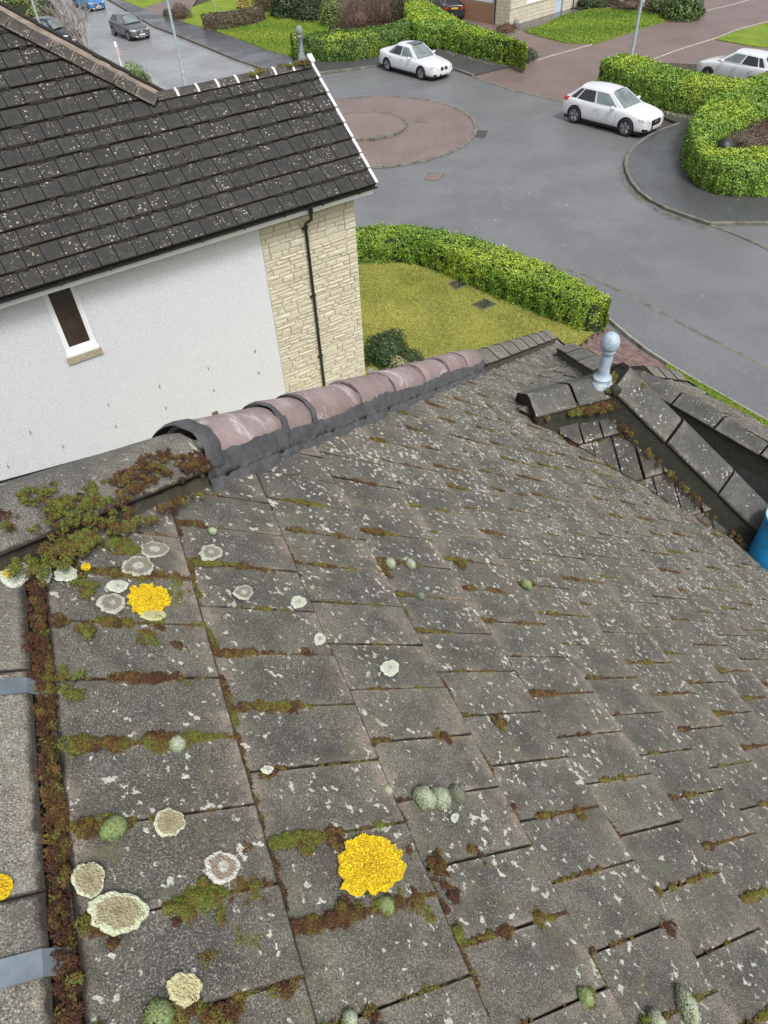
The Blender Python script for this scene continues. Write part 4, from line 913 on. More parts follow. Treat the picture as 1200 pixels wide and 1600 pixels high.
def moss_cols(P, n, green=.5, seed=3):
    m = np.clip(.5 + vnoise(P, 16, seed) * .9 + (green - .5) * 1.6 + rng.normal(0, .18, n), 0, 1)
    c = np.where((m < .5)[:, None], col_lerp((.085, .030, .010), (.15, .085, .018), m * 2), col_lerp((.14, .095, .018), (.14, .16, .018), np.clip(m * 2 - 1, 0, 1)))
    return c * rng.uniform(.55, 1.25, (n, 1))
MV, MF, MC = [], [], []; mcount = 0
def add_moss(P, Nn, size, green=.5, seed=3, hk=1.25, cols=None):
    global mcount
    C = moss_cols(P, len(P), green, seed) if cols is None else cols
    V, F, CC = tufts(P, Nn, size, C, hk); MV.append(V); MF.append(F + mcount); MC.append(CC); mcount += len(V)
def domes(C, r, nrm, green, seed, dens=150000, size=.0034, flat=.75, jitc=None):
    """C (k,3) centres, r (k,) radii, nrm (k,3) normals: hemispheres covered with short stems"""
    C = np.asarray(C); r = np.asarray(r); nrm = np.broadcast_to(nrm, C.shape)
    cnt = np.maximum(3, (r ** 2 * 6.28 * dens).astype(int)); k = np.repeat(np.arange(len(C)), cnt); n = len(k)
    if not n: return
    d = rng.normal(size=(n, 3)); d /= np.linalg.norm(d, axis=1)[:, None]; nn = nrm[k]; dz = np.einsum('ij,ij->i', d, nn); d = d + nn * (np.abs(dz) - dz)[:, None]; dz = np.abs(dz)
    P = C[k] + (d - nn * (dz * (1 - flat))[:, None]) * (r[k] * rng.uniform(.85, 1.08, n))[:, None]
    gshift = rng.normal(0, .22, len(C))[k] + green
    m = np.clip(.5 + vnoise(P, 16, seed) * .6 + (gshift - .5) * 1.5 + rng.normal(0, .12, n), 0, 1)
    c = np.where((m < .5)[:, None], col_lerp((.075, .026, .009), (.15, .085, .016), m * 2), col_lerp((.15, .10, .016), (.135, .165, .018), np.clip(m * 2 - 1, 0, 1)))
    c *= .85 * rng.uniform(.6, 1.3, (n, 1))
    add_moss(P, d * .7 + nn * .5, size, cols=c, hk=1.5)
def moss_line(p_a, p_b, width, height, dens, green=.5, seed=1, size=.0042, patch=.0, h0=.004):
    a, b = np.array(p_a), np.array(p_b); L = np.linalg.norm(b - a); n = max(1, int(L / (width * .17)))
    t = rng.random(n); x = rng.normal(0, .28, n); d = (b - a) / L; nn = np.array([-d[1], d[0]])
    P2 = a + np.outer(t, b - a) + np.outer(x * width, nn); cl = O + np.outer(P2[:, 0], U) + np.outer(P2[:, 1], S)
    m = vnoise(cl, 22, seed) + .5 * vnoise(cl, 60, seed + 1); wl = np.clip(.42 + m * 1.1 - patch, 0, 1.2); keep = (wl > .16) & (np.abs(x) < wl)
    cl, wl = cl[keep], wl[keep]
    if len(cl): domes(cl + N * h0, width * wl * rng.uniform(.3, .85, len(cl)), N, green, seed, dens, size * .8, height / width * .95)
def moss_patch_px(x, y, r_px, height, green, dens=90000, seed=None, size=.0045, elong=1., ang_=0., onp=None):
    seed = seed or int(x + y); a, s = px_roof(x, y, .01); a2, s2 = px_roof(x + r_px, y, .01); r = math.hypot(a2 - a, s2 - s) * .85
    n = int(6 + (r / .006) ** 2 * .55); q = rng.uniform(0, 2 * PI, n); k = rng.random(n) ** .6
    X = np.cos(q) * k * r * elong; Y = np.sin(q) * k * r * .8; da = X * math.cos(ang_) - Y * math.sin(ang_); ds = X * math.sin(ang_) + Y * math.cos(ang_)
    P = O + np.outer(a + da, U) + np.outer(s + ds, S) + N * .009; kp = (vnoise(P, 40, seed) > -.35 - .3 * (1 - k)); P, k = P[kp], k[kp]
    if len(P): domes(P, rng.uniform(.004, .0095, len(P)) * (1.25 - .6 * k) * (1 if r > .02 else .75), N, green, seed, 150000, .0034, .8)
# joints between tiles: strongest near the ridge and in the first courses
for k in range(0, 17):
    o_ = offs(k); s0, s1 = k * GA, (k + 1) * GA
    jmin = int((-1.0 - o_) / PW); jmax = int((HA0 + s1 * CP * HK - o_) / PW) + 1
    for j in range(jmin, jmax):
        a = o_ + j * PW
        if a > HA0 + HK * (s0 + GA * .5) * CP - .05: continue
        w = (s0 + GA / 2) * CP
        if w > v0[1] and v0[0] - (w - v0[1]) * .75 - .1 < a < 5.2: continue
        P = rp(a, (s0 + s1) / 2); pj = proj(P)
        if not (-80 < pj[0] < 1280 and -80 < pj[1] < 1680): continue
        dist = np.linalg.norm(P - EYE); dens = 110000 if dist < 2.2 else (60000 if dist < 3.2 else 30000); sz = .0042 if dist < 2.2 else .006
        if k == 0: pt_, wd_, hh, gr = random.choice([-.4, -.2, .0]), .017, .014, random.uniform(.35, .75)
        elif k == 1: pt_, wd_, hh, gr = random.choice([-.25, .1, .3]), .014, .010, random.uniform(.35, .7)
        else: pt_, wd_, hh, gr = random.choice([-.15, .0, .15, .3, .5]), .010, .008, random.uniform(.3, .6)
        moss_line((a, s0 + .005), (a, s1 - .005), wd_, hh, dens, gr, 100 * k + (j % 97), sz, pt_)
    # along the tail edge of the course
    amax = min(HA0 + HK * s1 * CP - .1, 3.6); a = -.95
    while a < amax and k < 12:
        P = rp(a, s1); pj = proj(P); w = s1 * CP
        if -60 < pj[0] < 1260 and -60 < pj[1] < 1660 and not (w > v0[1] and a > v0[0] - (w - v0[1]) * .75 - .15):
            dist = np.linalg.norm(P - EYE); dens = 110000 if dist < 2.2 else 40000
            pt_ = -.15 if k == 0 else (.12 if k == 1 else (.3 if k < 4 else .5))
            moss_line((a, s1 + .006), (min(a + .3, amax), s1 + .006), .013 if k == 0 else .009, .010, dens, random.uniform(.2, .5), 900 + k * 31 + int(a * 10), .0042, pt_, h0=.0)
        a += .3
# thick moss band along the ridge mortar
def band(fn, n, size, green, seed, height):
    n //= 26; t = rng.random(n); x = np.clip(rng.normal(0, .55, n), -1.3, 1.3); P = np.array([fn(a, b) for a, b in zip(t, x)]); m = vnoise(P, 22, seed + 4) > -.6
    domes(P[m], rng.uniform(.003, .0085, m.sum()), N, green + .25 * vnoise(P[m], 9, seed).mean(), seed, 120000, .0036, .9)
band(lambda t, x: uw(HA0 - .12 - 1.9 * t, -.016 + .0085 * x + .005 * math.sin(t * 40), O[2] + .004 - .008 * x), 22000, .0044, .34, 31, .012)
band(lambda t, x: uw(HA0 - .12 - 1.9 * t, -.022 + .012 * x, O[2] + .018 - .01 * x), 13000, .0044, .2, 33, .010)
# first course: moss spreading off the ridge
for x, y, r, g in [(130, 985, 20, .5), (110, 1045, 22, .7), (115, 1085, 18, .6), (235, 1000, 20, .55), (280, 925, 28, .6), (180, 850, 26, .8), (95, 875, 20, .85), (130, 915, 24, .7), (200, 860, 22, .75), (245, 965, 24, .65), (330, 1410, 38, .75), (395, 1400, 34, .6), (285, 1425, 26, .75), (390, 1475, 24, .85), (175, 1465, 14, .3), (320, 1500, 14, .3), (440, 1535, 26, .35), (345, 1580, 34, .4), (300, 1570, 22, .3), (530, 1425, 20, .3), (600, 1418, 22, .85), (650, 1412, 26, .65), (700, 1400, 18, .35), (480, 1320, 20, .8), (525, 1310, 18, .45), (685, 1355, 20, .45), (640, 1330, 14, .3), (715, 1460, 14, .85), (420, 1210, 12, .3), (385, 1330, 16, .4), (100, 1370, 15, .25), (85, 1200, 10, .35), (120, 1535, 15, .3),
                   (285, 1060, 12, .25), (280, 1010, 10, .35), (460, 1105, 11, .2), (600, 890, 10, .5), (480, 1020, 11, .35), (780, 1130, 10, .35), (720, 880, 9, .5), (905, 1270, 9, .6), (840, 1435, 12, .45), (745, 1340, 12, .4), (1045, 1450, 12, .3), (800, 1270, 11, .35), (590, 1600, 14, .5), (920, 1560, 13, .7), (690, 1150, 12, .4)]:
    moss_patch_px(x, y, r * 1.12, .014 if r > 15 else .009, g, 110000 if r < 30 else 95000, elong=1.25, ang_=random.uniform(0, 3))
# moss over the first hip tile
def hip_moss(tc, sc_, rt, rs, g, n, seed, h=.02):
    q = rng.uniform(0, 2 * PI, n); k = np.sqrt(rng.random(n)); lob = 1 + .3 * np.sin(q * 3 + seed) + .2 * np.sin(q * 5 + 2 * seed)
    tt = tc + np.cos(q) * k * rt * lob; ss = sc_ + np.sin(q) * k * rs * lob
    yy = np.interp(ss, [-.20, -.05, 0, .05, .12, .135, .18, .26], [-.06, .035, .05, .04, -.01, -.06, -.075, -.11]) + .045 + h * (1 - k ** 2) * .7
    P = np.array([hp(a, c_ - .006, b_) for a, b_, c_ in zip(tt, ss, yy)]); hn = np.where((ss > .1)[:, None], (HU * .6 + HS * .8)[None], HU[None])
    kp = vnoise(P, 28, seed) > -.25; domes(P[kp], rng.uniform(.003, .0085, kp.sum()), hn[kp], g, seed, 110000, .0038, .85)
for tc, s_, rt, rs, g, n in [(.27, .095, .06, .028, .22, 3000), (.20, .085, .05, .030, .35, 2600), (.13, .10, .05, .028, .45, 2600), (.06, .11, .045, .035, .7, 3000), (.0, .13, .05, .045, .85, 4200), (-.05, .15, .05, .045, .8, 4000), (-.03, .07, .035, .03, .75, 1800), (-.10, .17, .05, .03, .9, 2500), (.31, .11, .03, .02, .2, 1200), (.24, .06, .03, .012, .3, 700), (-.12, .09, .04, .02, .5, 900), (.1, .165, .07, .018, .6, 2000), (.2, .16, .06, .014, .4, 1400)]: hip_moss(tc, s_, rt, rs, g, n // 34, int(tc * 100 + 50), .008)
# moss round the finial and wing ridge, and in the valleys
def free_moss(A, B, width, n, g, seed, h=.03, nrm=Z, size=.007):
    n = n // 24; t = rng.random(n); x = rng.normal(0, .5, n); d = (B - A) / np.linalg.norm(B - A); sd_ = np.cross(d, nrm); P = A + np.outer(t, B - A) + np.outer(x * width, sd_)
    k = vnoise(P, 12, seed) > -.25; domes(P[k], rng.uniform(.008, .022, k.sum()), nrm, g + .15, seed, 26000, .007, .7)
free_moss(F0 + Z * .05 - W * .16 - U * .05, F0 + Z * .05 + W * .12 - U * .02, .09, 5500, .5, 51)
free_moss(V0 + W * .17 + Z * -.03 - U * .15, F0 - Z * .04 - U * .17, .035, 3800, .3, 52, nrm=(Z - U) / math.sqrt(2))
free_moss(F0 - Z * .09 - U * .16 - W * .16, F0 + (hipA_end - F0) * .6 - Z * .12 - U * .16 - W * .16, .02, 1500, .35, 53, nrm=(Z - U) / math.sqrt(2))
free_moss(uw(2.62, 2.72, O[2] - 2.72 * math.tan(PT)), uw(4.7, 4.55, O[2] - 4.55 * math.tan(PT)), .06, 7000, .45, 54, .02)
free_moss(uw(2.42, 2.70, O[2] - 2.70 * math.tan(PT)), uw(1.2, 4.35, O[2] - 4.35 * math.tan(PT)), .035, 2600, .2, 55, .0)
for k_ in range(1, 5):
    for q_ in range(14):
        f_ = rng.random(); P_ = drop_to(V0 * (1 - f_) + F0 * f_ + (hipA_end - F0) * (k_ * .16) * 1.0, An, nn_) if False else V0 + (F0 - V0) * (f_ * (1 + .2 * k_)) + (hipA_end - F0) / 1.62 * 0 - U * .36 * k_ / math.hypot(1, 1.03)
        P_ = drop_to(P_, An, nn_); pj = proj(P_)
        if pj[1] > 645 and ((P_ - O) @ W) > (v0[1] + (v0[0] - (P_ - O) @ U) * 1.33 + .05) and ((P_ - O) @ W) < 3.36 + (2.47 - (P_ - O) @ U) * .95 - .25: domes(P_[None] + rng.normal(0, .02, (4, 3)) * np.array([1, 1, .1]), rng.uniform(.006, .014, 4), nn_ if nn_[2] > 0 else -nn_, .45, 60 + k_, 26000, .006, .6)
mo = link('moss', np_mesh('moss', np.concatenate(MV), np.concatenate(MF), M['matte_leaf'], col=np.concatenate(MC))); tag(mo, 'green and rust brown moss in the joints of the foreground roof and over its hip', 'moss', kind='stuff')

# ------------------------------------------------------------------ cushions and lichens
def cushion(x, y, r_px, label, cols=((.10, .13, .06), (.24, .27, .18)), elong=1., ang_=0., hk=.72):
    a, s = px_roof(x, y, .012); a2, s2 = px_roof(x + r_px, y, .012); r = math.hypot(a2 - a, s2 - s); c = rp(a, s, .010)
    n = int(600 + r * r * 2.2e6); n = min(n, 2600); d = rng.normal(size=(n, 3)); d /= np.linalg.norm(d, axis=1)[:, None]; d[:, 2] = np.abs(d[:, 2])
    E1 = U * math.cos(ang_) + S * math.sin(ang_); E2 = np.cross(N, E1)
    L = 1 + .22 * vnoise(d, 3.2, int(x)) + .07 * vnoise(d, 9, int(x))
    P = c + (np.outer(d[:, 0] * r * elong * L, E1) + np.outer(d[:, 1] * r * L, E2) + np.outer(d[:, 2] * r * hk * L, N))
    nn = np.outer(d[:, 0], E1) + np.outer(d[:, 1], E2) + np.outer(d[:, 2], N)
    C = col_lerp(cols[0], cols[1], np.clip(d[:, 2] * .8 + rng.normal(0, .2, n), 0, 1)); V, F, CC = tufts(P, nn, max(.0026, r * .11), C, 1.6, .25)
    t = thing('moss_cushion', c, label, 'moss')
    o = link('stems', np_mesh('stems', V, F, M['matte_leaf'], col=CC), t); o['kind'] = 'stuff'
    m = MB(); m.lathe([(r * .82 * math.cos(q), r * hk * .82 * math.sin(q)) for q in np.linspace(0, PI / 2 - .02, 6)], c, 14, [E1 * elong, E2, N]); m.build('cushion', simple('cushion_body', tuple(k * .6 for k in cols[0]), .95), t, smooth=True)
GG = ((.12, .15, .06), (.46, .50, .38)); BG = ((.09, .14, .035), (.30, .36, .16)); DG = ((.07, .085, .045), (.22, .24, .18))
for x, y, r, lab, c, el in [
    (277, 1163, 14, 'pale grey green moss cushion on the long mossy joint left of the photo', GG, 1.05), (178, 1294, 19, 'bright green moss cushion beside a cream lichen disc in a joint', BG, 1.5),
    (663, 1247, 17, 'left of the three hoary moss cushions above the big yellow lichen', GG, 1.0), (688, 1247, 15, 'middle of the three hoary moss cushions, elongated', GG, 1.3), (714, 1241, 12, 'right and darkest of the three hoary moss cushions', DG, 1.1),
    (606, 1235, 7, 'tiny pale moss cushion on the joint above the big yellow lichen', GG, 1.), (248, 1589, 25, 'large green moss cushion at the bottom edge of the roof view', BG, 1.05), (603, 1416, 12, 'small bright green moss cushion just below the big yellow lichen', BG, 1.1),
    (914, 1557, 11, 'bright green moss cushion on the joint at the bottom of the roof view', BG, 1.), (1073, 1573, 15, 'long pale moss cushion astride a joint at the bottom right', GG, 1.5), (1025, 1595, 12, 'pale rounded moss cushion at the bottom edge right of centre', GG, 1.),
    (547, 1592, 11, 'small grey green moss cushion at the bottom edge of the middle tiles', GG, 1.), (610, 880, 9, 'pale double moss cushion on a joint below the pink ridge tiles', GG, 1.4), (642, 882, 9, 'grey moss cushion just right of the pale double one', GG, 1.2),
    (822, 914, 8, 'green yellow moss cushion among white flecked tiles right of centre', BG, 1.2), (657, 931, 7, 'small dark moss cushion on the second joint below the pale double one', DG, 1.1), (332, 830, 8, 'small grey green moss cushion near the old hip tile', GG, 1.)]:
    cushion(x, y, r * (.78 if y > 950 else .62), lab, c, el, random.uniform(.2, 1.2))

def lichmat(name, rimc, inc, midc, gran=0):
    t = NT(name); uv = t.sep(t.uvc()); r = uv[0]; n = t.noise(160, 5, .7); big = t.noise(40, 3)
    rr_ = t.math('ADD', t.math('ADD', r, t.math('MULTIPLY', t.math('SUBTRACT', big, .5), .45)), t.math('ADD', t.math('MULTIPLY', t.math('SUBTRACT', t.noise(110, 5, .7), .5), .30), t.ramp(t.oi.outputs['Random'], 0, 1, -.08, .10)))
    c = t.mix(t.ramp(rr_, .70, .86), inc, rimc); c = t.mix(t.ramp(rr_, .38, .22), c, midc); c = t.mix(t.ramp(n, .50, .33, 0, .6), c, tuple(k * .38 for k in inc))
    t.set('Base Color', c); t.set('Roughness', .9); t.bump(t.math('ADD', n, t.math('MULTIPLY', t.vor(260), .6)), .006 if not gran else .01, .9); return t.m
LM = {'cream': lichmat('cream_lichen', (.60, .64, .44), (.36, .32, .19), (.30, .26, .15)), 'grey': lichmat('grey_lichen', (.50, .50, .40), (.25, .235, .18), (.50, .50, .42)),
      'white': lichmat('white_lichen', (.62, .61, .55), (.30, .24, .18), (.55, .53, .5)), 'pale': lichmat('pale_lichen', (.62, .66, .54), (.55, .58, .46), (.40, .42, .33)),
      'yel': lichmat('yellow_lichen', (.86, .60, .008), (.78, .50, .006), (.70, .42, .01), 1), 'straw': lichmat('straw_lichen', (.60, .58, .32), (.50, .46, .24), (.55, .50, .28))}
def lichen(x, y, rx, ry, kind, label, on=None):
    # size from the picture, laid on the tile; radii measured along image axes
    hh = .022 if on is None else on
    a, s = px_roof(x, y, hh - .004); ax, sx = px_roof(x + rx, y, hh - .004); ay, sy = px_roof(x, y - ry, hh - .004); c = rp(a, s, hh - .004)
    e1 = np.array([ax - a, sx - s]); e2 = np.array([ay - a, sy - s]); n = 44; ph = random.uniform(0, 6)
    lobes = [1 + .06 * math.sin(3 * q + ph) + .04 * math.sin(7 * q + 2 * ph) + .06 * random.uniform(-1, 1) + (.07 * math.sin(13 * q + ph) + .09 * random.uniform(-1, 1) if kind == 'yel' else 0) for q in np.arange(n) * 2 * PI / n]
    V = []; uv = []; F = []; rings = [0, .2, .4, .6, .78, .9, .97, 1.0]
    for i, k in enumerate(rings):
        for j in range(n):
            q = 2 * PI * j / n; L = 1 + (lobes[j] - 1) * k; v = (e1 * math.cos(q) + e2 * math.sin(q)) * k * L
            hgt = (.0012 if k < .95 else (.0008 if k < .99 else -.003)) + (random.uniform(-.0012, .0018) if kind == 'yel' else random.uniform(-.0004, .0006)); V.append(rp(a + v[0], s + v[1], hh - .004 + hgt)); uv.append((k, j / n))
    for i in range(len(rings) - 1):
        for j in range(n): F.append((i * n + j, i * n + (j + 1) % n, (i + 1) * n + (j + 1) % n, (i + 1) * n + j))
    b = MB(); b.add(V, F, uv); me = b.mesh('lichen', LM[kind], smooth=kind != 'yel')
    # make sure the disc faces up
    o = link('lichen', me); tag(o, label, 'lichen')
    if kind == 'yel':
        m = int(1500 * (rx / 50) ** 2) + 60; q = rng.uniform(0, 2 * PI, m); k = rng.random(m) ** .42 * .97; lb = np.interp(q, np.arange(n + 1) * 2 * PI / n, lobes + [lobes[0]])
        v = np.outer(np.cos(q) * k * lb, e1) + np.outer(np.sin(q) * k * lb, e2); P = O + np.outer(a + v[:, 0], U) + np.outer(s + v[:, 1], S) + N * (hh - .001)
        C = col_lerp((.60, .34, .004), (.80, .60, .01), rng.random(m) ** .6); Vv, Ff, CC = tufts(P, np.tile(N, (m, 1)), .0030, C, .35, .5, 5); CC[:, :3] = np.clip(CC[:, :3] * 1.2, 0, 1)
        g = link('granules', np_mesh('granules', Vv, Ff, M['matte_leaf'], col=CC), o); g['kind'] = 'stuff'
    return o
for x, y, rx, ry, k, lab in [
    (581, 1349, 50, 45, 'yel', 'large bright yellow lichen patch on the tile left of centre'), (233, 935, 33, 22, 'yel', 'medium orange yellow lichen patch beside cream discs near the ridge'),
    (134, 886, 7, 5, 'yel', 'tiny orange yellow lichen dot left of the medium yellow patch'),
    (216, 884, 25, 15, 'grey', 'round grey lichen ring above and left of the medium yellow patch'), (242, 858, 22, 12, 'grey', 'grey lichen ring nearest the mossy hip tile'),
    (175, 942, 22, 15, 'grey', 'grey lichen disc left of the medium yellow patch'), (330, 863, 18, 12, 'grey', 'oval grey lichen disc on the second course right of the vertical joint'),
    (184, 915, 17, 9, 'pale', 'pale lichen disc touching the medium yellow patch'), (241, 961, 20, 8, 'straw', 'straw coloured lichen just below the medium yellow patch'),
    (103, 895, 18, 13, 'pale', 'pale green lichen disc beside the tiny orange dot'), (70, 895, 12, 14, 'pale', 'pale green lichen disc against the mossy ridge joint'),
    (381, 925, 15, 11, 'grey', 'grey lichen disc with dark centre on the second course'), (467, 940, 12, 9, 'pale', 'small white lichen disc on the joint in the second course'), (500, 998, 9, 9, 'pale', 'small white lichen disc at a tile corner below the other white disc'),
    (610, 1043, 14, 12, 'pale', 'bright white oval lichen disc in the middle of a dark tile'),
    (265, 1284, 24, 22, 'cream', 'cream lichen disc on the joint right of a green cushion'), (348, 1354, 27, 25, 'white', 'white rimmed lichen disc with scaly brown middle'),
    (139, 1373, 26, 27, 'cream', 'cream lichen disc with ragged rim beside the ridge moss'), (185, 1424, 46, 33, 'cream', 'largest cream lichen disc, crossed by a mossy joint'),
    (289, 1545, 27, 27, 'straw', 'pale yellow cream lichen disc near the bottom edge'), (711, 1477 - 200, 6, 7, 'pale', 'tiny white lichen cap on the joint above the big yellow lichen'), (418, 1202, 10, 6, 'pale', 'tiny white lichen disc on a joint left of centre')]:
    lichen(x, y, rx, ry, k, lab)
# lichens on the ridge cap at the left edge
def lichen_cap(x, y, rx, ry, kind, label):
    p1 = uw(0, rprof[3][0], O[2] + .068 + rprof[3][1]); p2 = uw(0, rprof[4][0], O[2] + .068 + rprof[4][1]); e = (p2 - p1) / np.linalg.norm(p2 - p1); nn = np.cross(U, e); nn = nn if nn[2] > 0 else -nn
    c = on_plane(x, y, p1 + nn * .003, nn); ex = on_plane(x + rx, y, p1 + nn * .003, nn) - c; ey = on_plane(x, y - ry, p1 + nn * .003, nn) - c; n = 36; ph = random.uniform(0, 6); V = []; uv = []; F = []; rings = [0, .3, .6, .85, .96, 1.]
    lob = [1 + .07 * math.sin(3 * q + ph) + .05 * random.uniform(-1, 1) for q in np.arange(n) * 2 * PI / n]
    for k in rings:
        for j in range(n): q = 2 * PI * j / n; V.append(c + (ex * math.cos(q) + ey * math.sin(q)) * k * lob[j] + nn * (.002 if k < .97 else -.004) + nn * random.uniform(0, .001)); uv.append((k, j / n))
    for i in range(len(rings) - 1):
        for j in range(n): F.append((i * n + j, i * n + (j + 1) % n, (i + 1) * n + (j + 1) % n, (i + 1) * n + j))
    b = MB(); b.add(V, F, uv); o = link('lichen', b.mesh('lichen', LM[kind], True)); tag(o, label, 'lichen')
lichen_cap(4, 1384, 16, 20, 'yel', 'bright yellow lichen patch cut by the left edge of the photo')
lichen_cap(22, 895, 26, 20, 'pale', 'pale green lichen disc on the ridge tile at the left edge')
lichen_cap(10, 894, 9, 10, 'yel', 'small yellow lichen on the pale disc at the left edge')

# ------------------------------------------------------------------ neighbouring house
a_ = np.array([-.843, -.538, 0]); a_ /= np.linalg.norm(a_); b_ = np.array([a_[1], -a_[0], 0]); b_ = b_ if b_[1] > 0 else -b_
NP = gz(571, 588); NP[2] = 0
nb = thing('house', NP, 'white rendered house with dark lichen spotted roof and a sandstone corner', 'house')
def q(a, z, o=0.): return NP + a_ * a + Z * z - b_ * o            # point on the facade, o outward
EH = 5.02
def wall_rect(a0, a1, z0, z1, mat, name='wall', th=.25, parent=nb, o=0.):
    m = MB(); V = [q(a0, z0, o), q(a1, z0, o), q(a1, z1, o), q(a0, z1, o)]; V += [v + b_ * th for v in V]
    m.add(V, [(0, 1, 2, 3), (7, 6, 5, 4), (0, 4, 5, 1), (1, 5, 6, 2), (2, 6, 7, 3), (3, 7, 4, 0)]); return m
SX = 2.47; wa0, wa1, wz0, wz1 = 6.50, 7.14, 3.54, 4.93
m = MB()
for r_ in ((SX, wa0, 0, EH), (wa1, 13, 0, EH), (wa0, wa1, 0, wz0), (wa0, wa1, wz1, EH)):
    t_ = wall_rect(*r_, None); m.add(t_.v, t_.f)
m.build('wall', M['render'], nb)
sw = wall_rect(0.012, SX - .002, 0, EH, None, o=-.03).build('wall', M['cream_mortar'], nb)
depth = 3.14 * math.cos(math.radians(38)) * 2 - .7
# gable end and rear
m = MB(); A0 = q(0, 0, -.03); A1 = A0 + b_ * depth
m.add([A0, A1, A1 + Z * EH, A0 + Z * EH], [(0, 1, 2, 3)]); m.add([A0 + Z * EH, A1 + Z * EH, A0 + b_ * depth / 2 + Z * (EH + 2.0)], [(0, 1, 2)]); m.add([A1, A1 + a_ * 13, A1 + a_ * 13 + Z * EH, A1 + Z * EH], [(0, 1, 2, 3)])
m.build('wall', M['render'], nb)
# sandstone blocks, laid in random courses
z = .02; rowi = 0
while z < EH - .03:
    hgt = random.choice([.07, .09, .09, .12, .15]); hgt = min(hgt, EH - .01 - z); a = .0 if rowi % 2 else .0
    a = .0; first = True
    while a < SX - .02:
        L = random.uniform(.16, .55) if not first else random.choice([.14, .24, .3]); L = min(L, SX - a)
        if SX - a - L < .1: L = SX - a
        pr = random.uniform(.0, .02); mb = MB(); g_ = .006; bv = random.uniform(.006, .012)
        x0, x1, z0, z1 = a + g_ * (0 if first else 1), a + L - g_ * .5, z + g_, z + hgt - .001
        if x1 - x0 > .03 and z1 - z0 > .02:
            V = [q(x0, z0, -.05), q(x1, z0, -.05), q(x1, z1, -.05), q(x0, z1, -.05)] + [q(x0, z0, 0), q(x1, z0, 0), q(x1, z1, 0), q(x0, z1, 0)]
            f4 = [q(x0 + bv, z0 + bv, pr + random.uniform(0, .012)), q(x1 - bv, z0 + bv, pr + random.uniform(0, .012)), q(x1 - bv, z1 - bv, pr + random.uniform(0, .012)), q(x0 + bv, z1 - bv, pr + random.uniform(0, .012))]
            c_ = sum(f4) / 4 - b_ * random.uniform(.0, .012); V += f4 + [c_]
            mb.add(V, [(0, 1, 5, 4), (1, 2, 6, 5), (2, 3, 7, 6), (3, 0, 4, 7), (4, 5, 9, 8), (5, 6, 10, 9), (6, 7, 11, 10), (7, 4, 8, 11), (8, 9, 12), (9, 10, 12), (10, 11, 12), (11, 8, 12)])
            mb.build('stone_block', M['stone'], sw)
        a += L; first = False
    z += hgt; rowi += 1
# window
wn_ = MB(); fw = .065
for r_ in ((wa0, wa0 + fw, wz0, wz1), (wa1 - fw, wa1, wz0, wz1), (wa0 + fw, wa1 - fw, wz0, wz0 + fw), (wa0 + fw, wa1 - fw, wz1 - fw, wz1)): t_ = wall_rect(*r_, None, th=.09, o=-.03); wn_.add(t_.v, t_.f)
win = wn_.build('window', M['white'], nb)
m = MB()
for r_ in ((wa0 + fw, wa0 + fw + .035, wz0 + fw, wz1 - fw), (wa1 - fw - .035, wa1 - fw, wz0 + fw, wz1 - fw), (wa0 + fw + .035, wa1 - fw - .035, wz0 + fw, wz0 + fw + .04)): t_ = wall_rect(*r_, None, th=.05, o=-.05); m.add(t_.v, t_.f)
m.build('sash', M['white'], win)
wall_rect(wa0 + fw + .03, wa1 - fw - .03, wz0 + fw + .03, wz1 - fw, None, th=.01, o=-.085).build('pane', simple('brown_tinted_pane', (.050, .034, .028), .12, spec=.7, var=.25, nscale=3), win)
m = MB(); k = wz0 + fw + .04
while k < wz1 - fw: t_ = wall_rect(wa0 + fw + .03, wa1 - fw - .03, k, k + .016, None, th=.004, o=-.12); m.add(t_.v, t_.f); k += .024
m.build('blind', M['blind'], win)
m = wall_rect(wa0 - .005, wa1 + .005, wz0 - .05, wz0 - .002, None, th=.14, o=.035); m.build('sill', M['white'], win)
m = wall_rect(wa0 - .04, wa1 + .05, wz0 - .19, wz0 - .055, None, th=.1, o=.05); m.build('window_sill', M['cream_mortar'], nb)
# small metal ties left in the render
for x, y in [(398, 548), (404, 582), (325, 575), (334, 609), (249, 603), (259, 637), (169, 632), (181, 666), (47, 675), (98, 697), (12, 728)]:
    P = on_plane(x, y, NP, b_); aa = (P - NP) @ a_; zz_ = P[2]; m = wall_rect(aa - .012, aa + .012, zz_ - .05, zz_ + .03, None, th=.03, o=.02); m.build('wall_tie', M['nfinial'], nb)
wall_rect(4.38, 4.52, .68, .84, None, th=.08, o=.06).build('vent', simple('brown_vent', (.12, .08, .05), .8), nb)
# fascia, soffit, gutter, downpipe
OV = .36
m = MB(); V = [q(-.34, EH - .0, OV - .04), q(13, EH, OV - .04), q(13, EH + .20, OV - .04), q(-.34, EH + .20, OV - .04)]; V += [v + b_ * .025 for v in V]
m.add(V, [(0, 1, 2, 3), (7, 6, 5, 4), (0, 4, 5, 1), (1, 5, 6, 2), (2, 6, 7, 3), (3, 7, 4, 0)]); m.build('fascia', M['white'], nb)
m = MB(); V = [q(-.34, EH, OV - .045), q(13, EH, OV - .045), q(13, EH, -.05), q(-.34, EH, -.05)]; m.add(V + [v + Z * .02 for v in V], [(0, 1, 2, 3), (7, 6, 5, 4)]); m.build('soffit', M['white'], nb)
gt = gutter(q(-.38, EH + .19, OV + .045), q(13, EH + .19, OV + .045), -b_, nb, .062, brackets=14)
m = MB(); m.lathe([(.05, 0), (.05, .12), (.085, .14), (.085, .18)], q(1.36, EH + .02, OV + .045), 12); m.build('outlet', M['blackp'], nb)
dp = [q(1.36, EH + .05, OV + .045), q(1.36, EH - .12, OV + .03), q(1.36, EH - .30, .10), q(1.36, EH - .42, .075), q(1.36, .0, .075)]
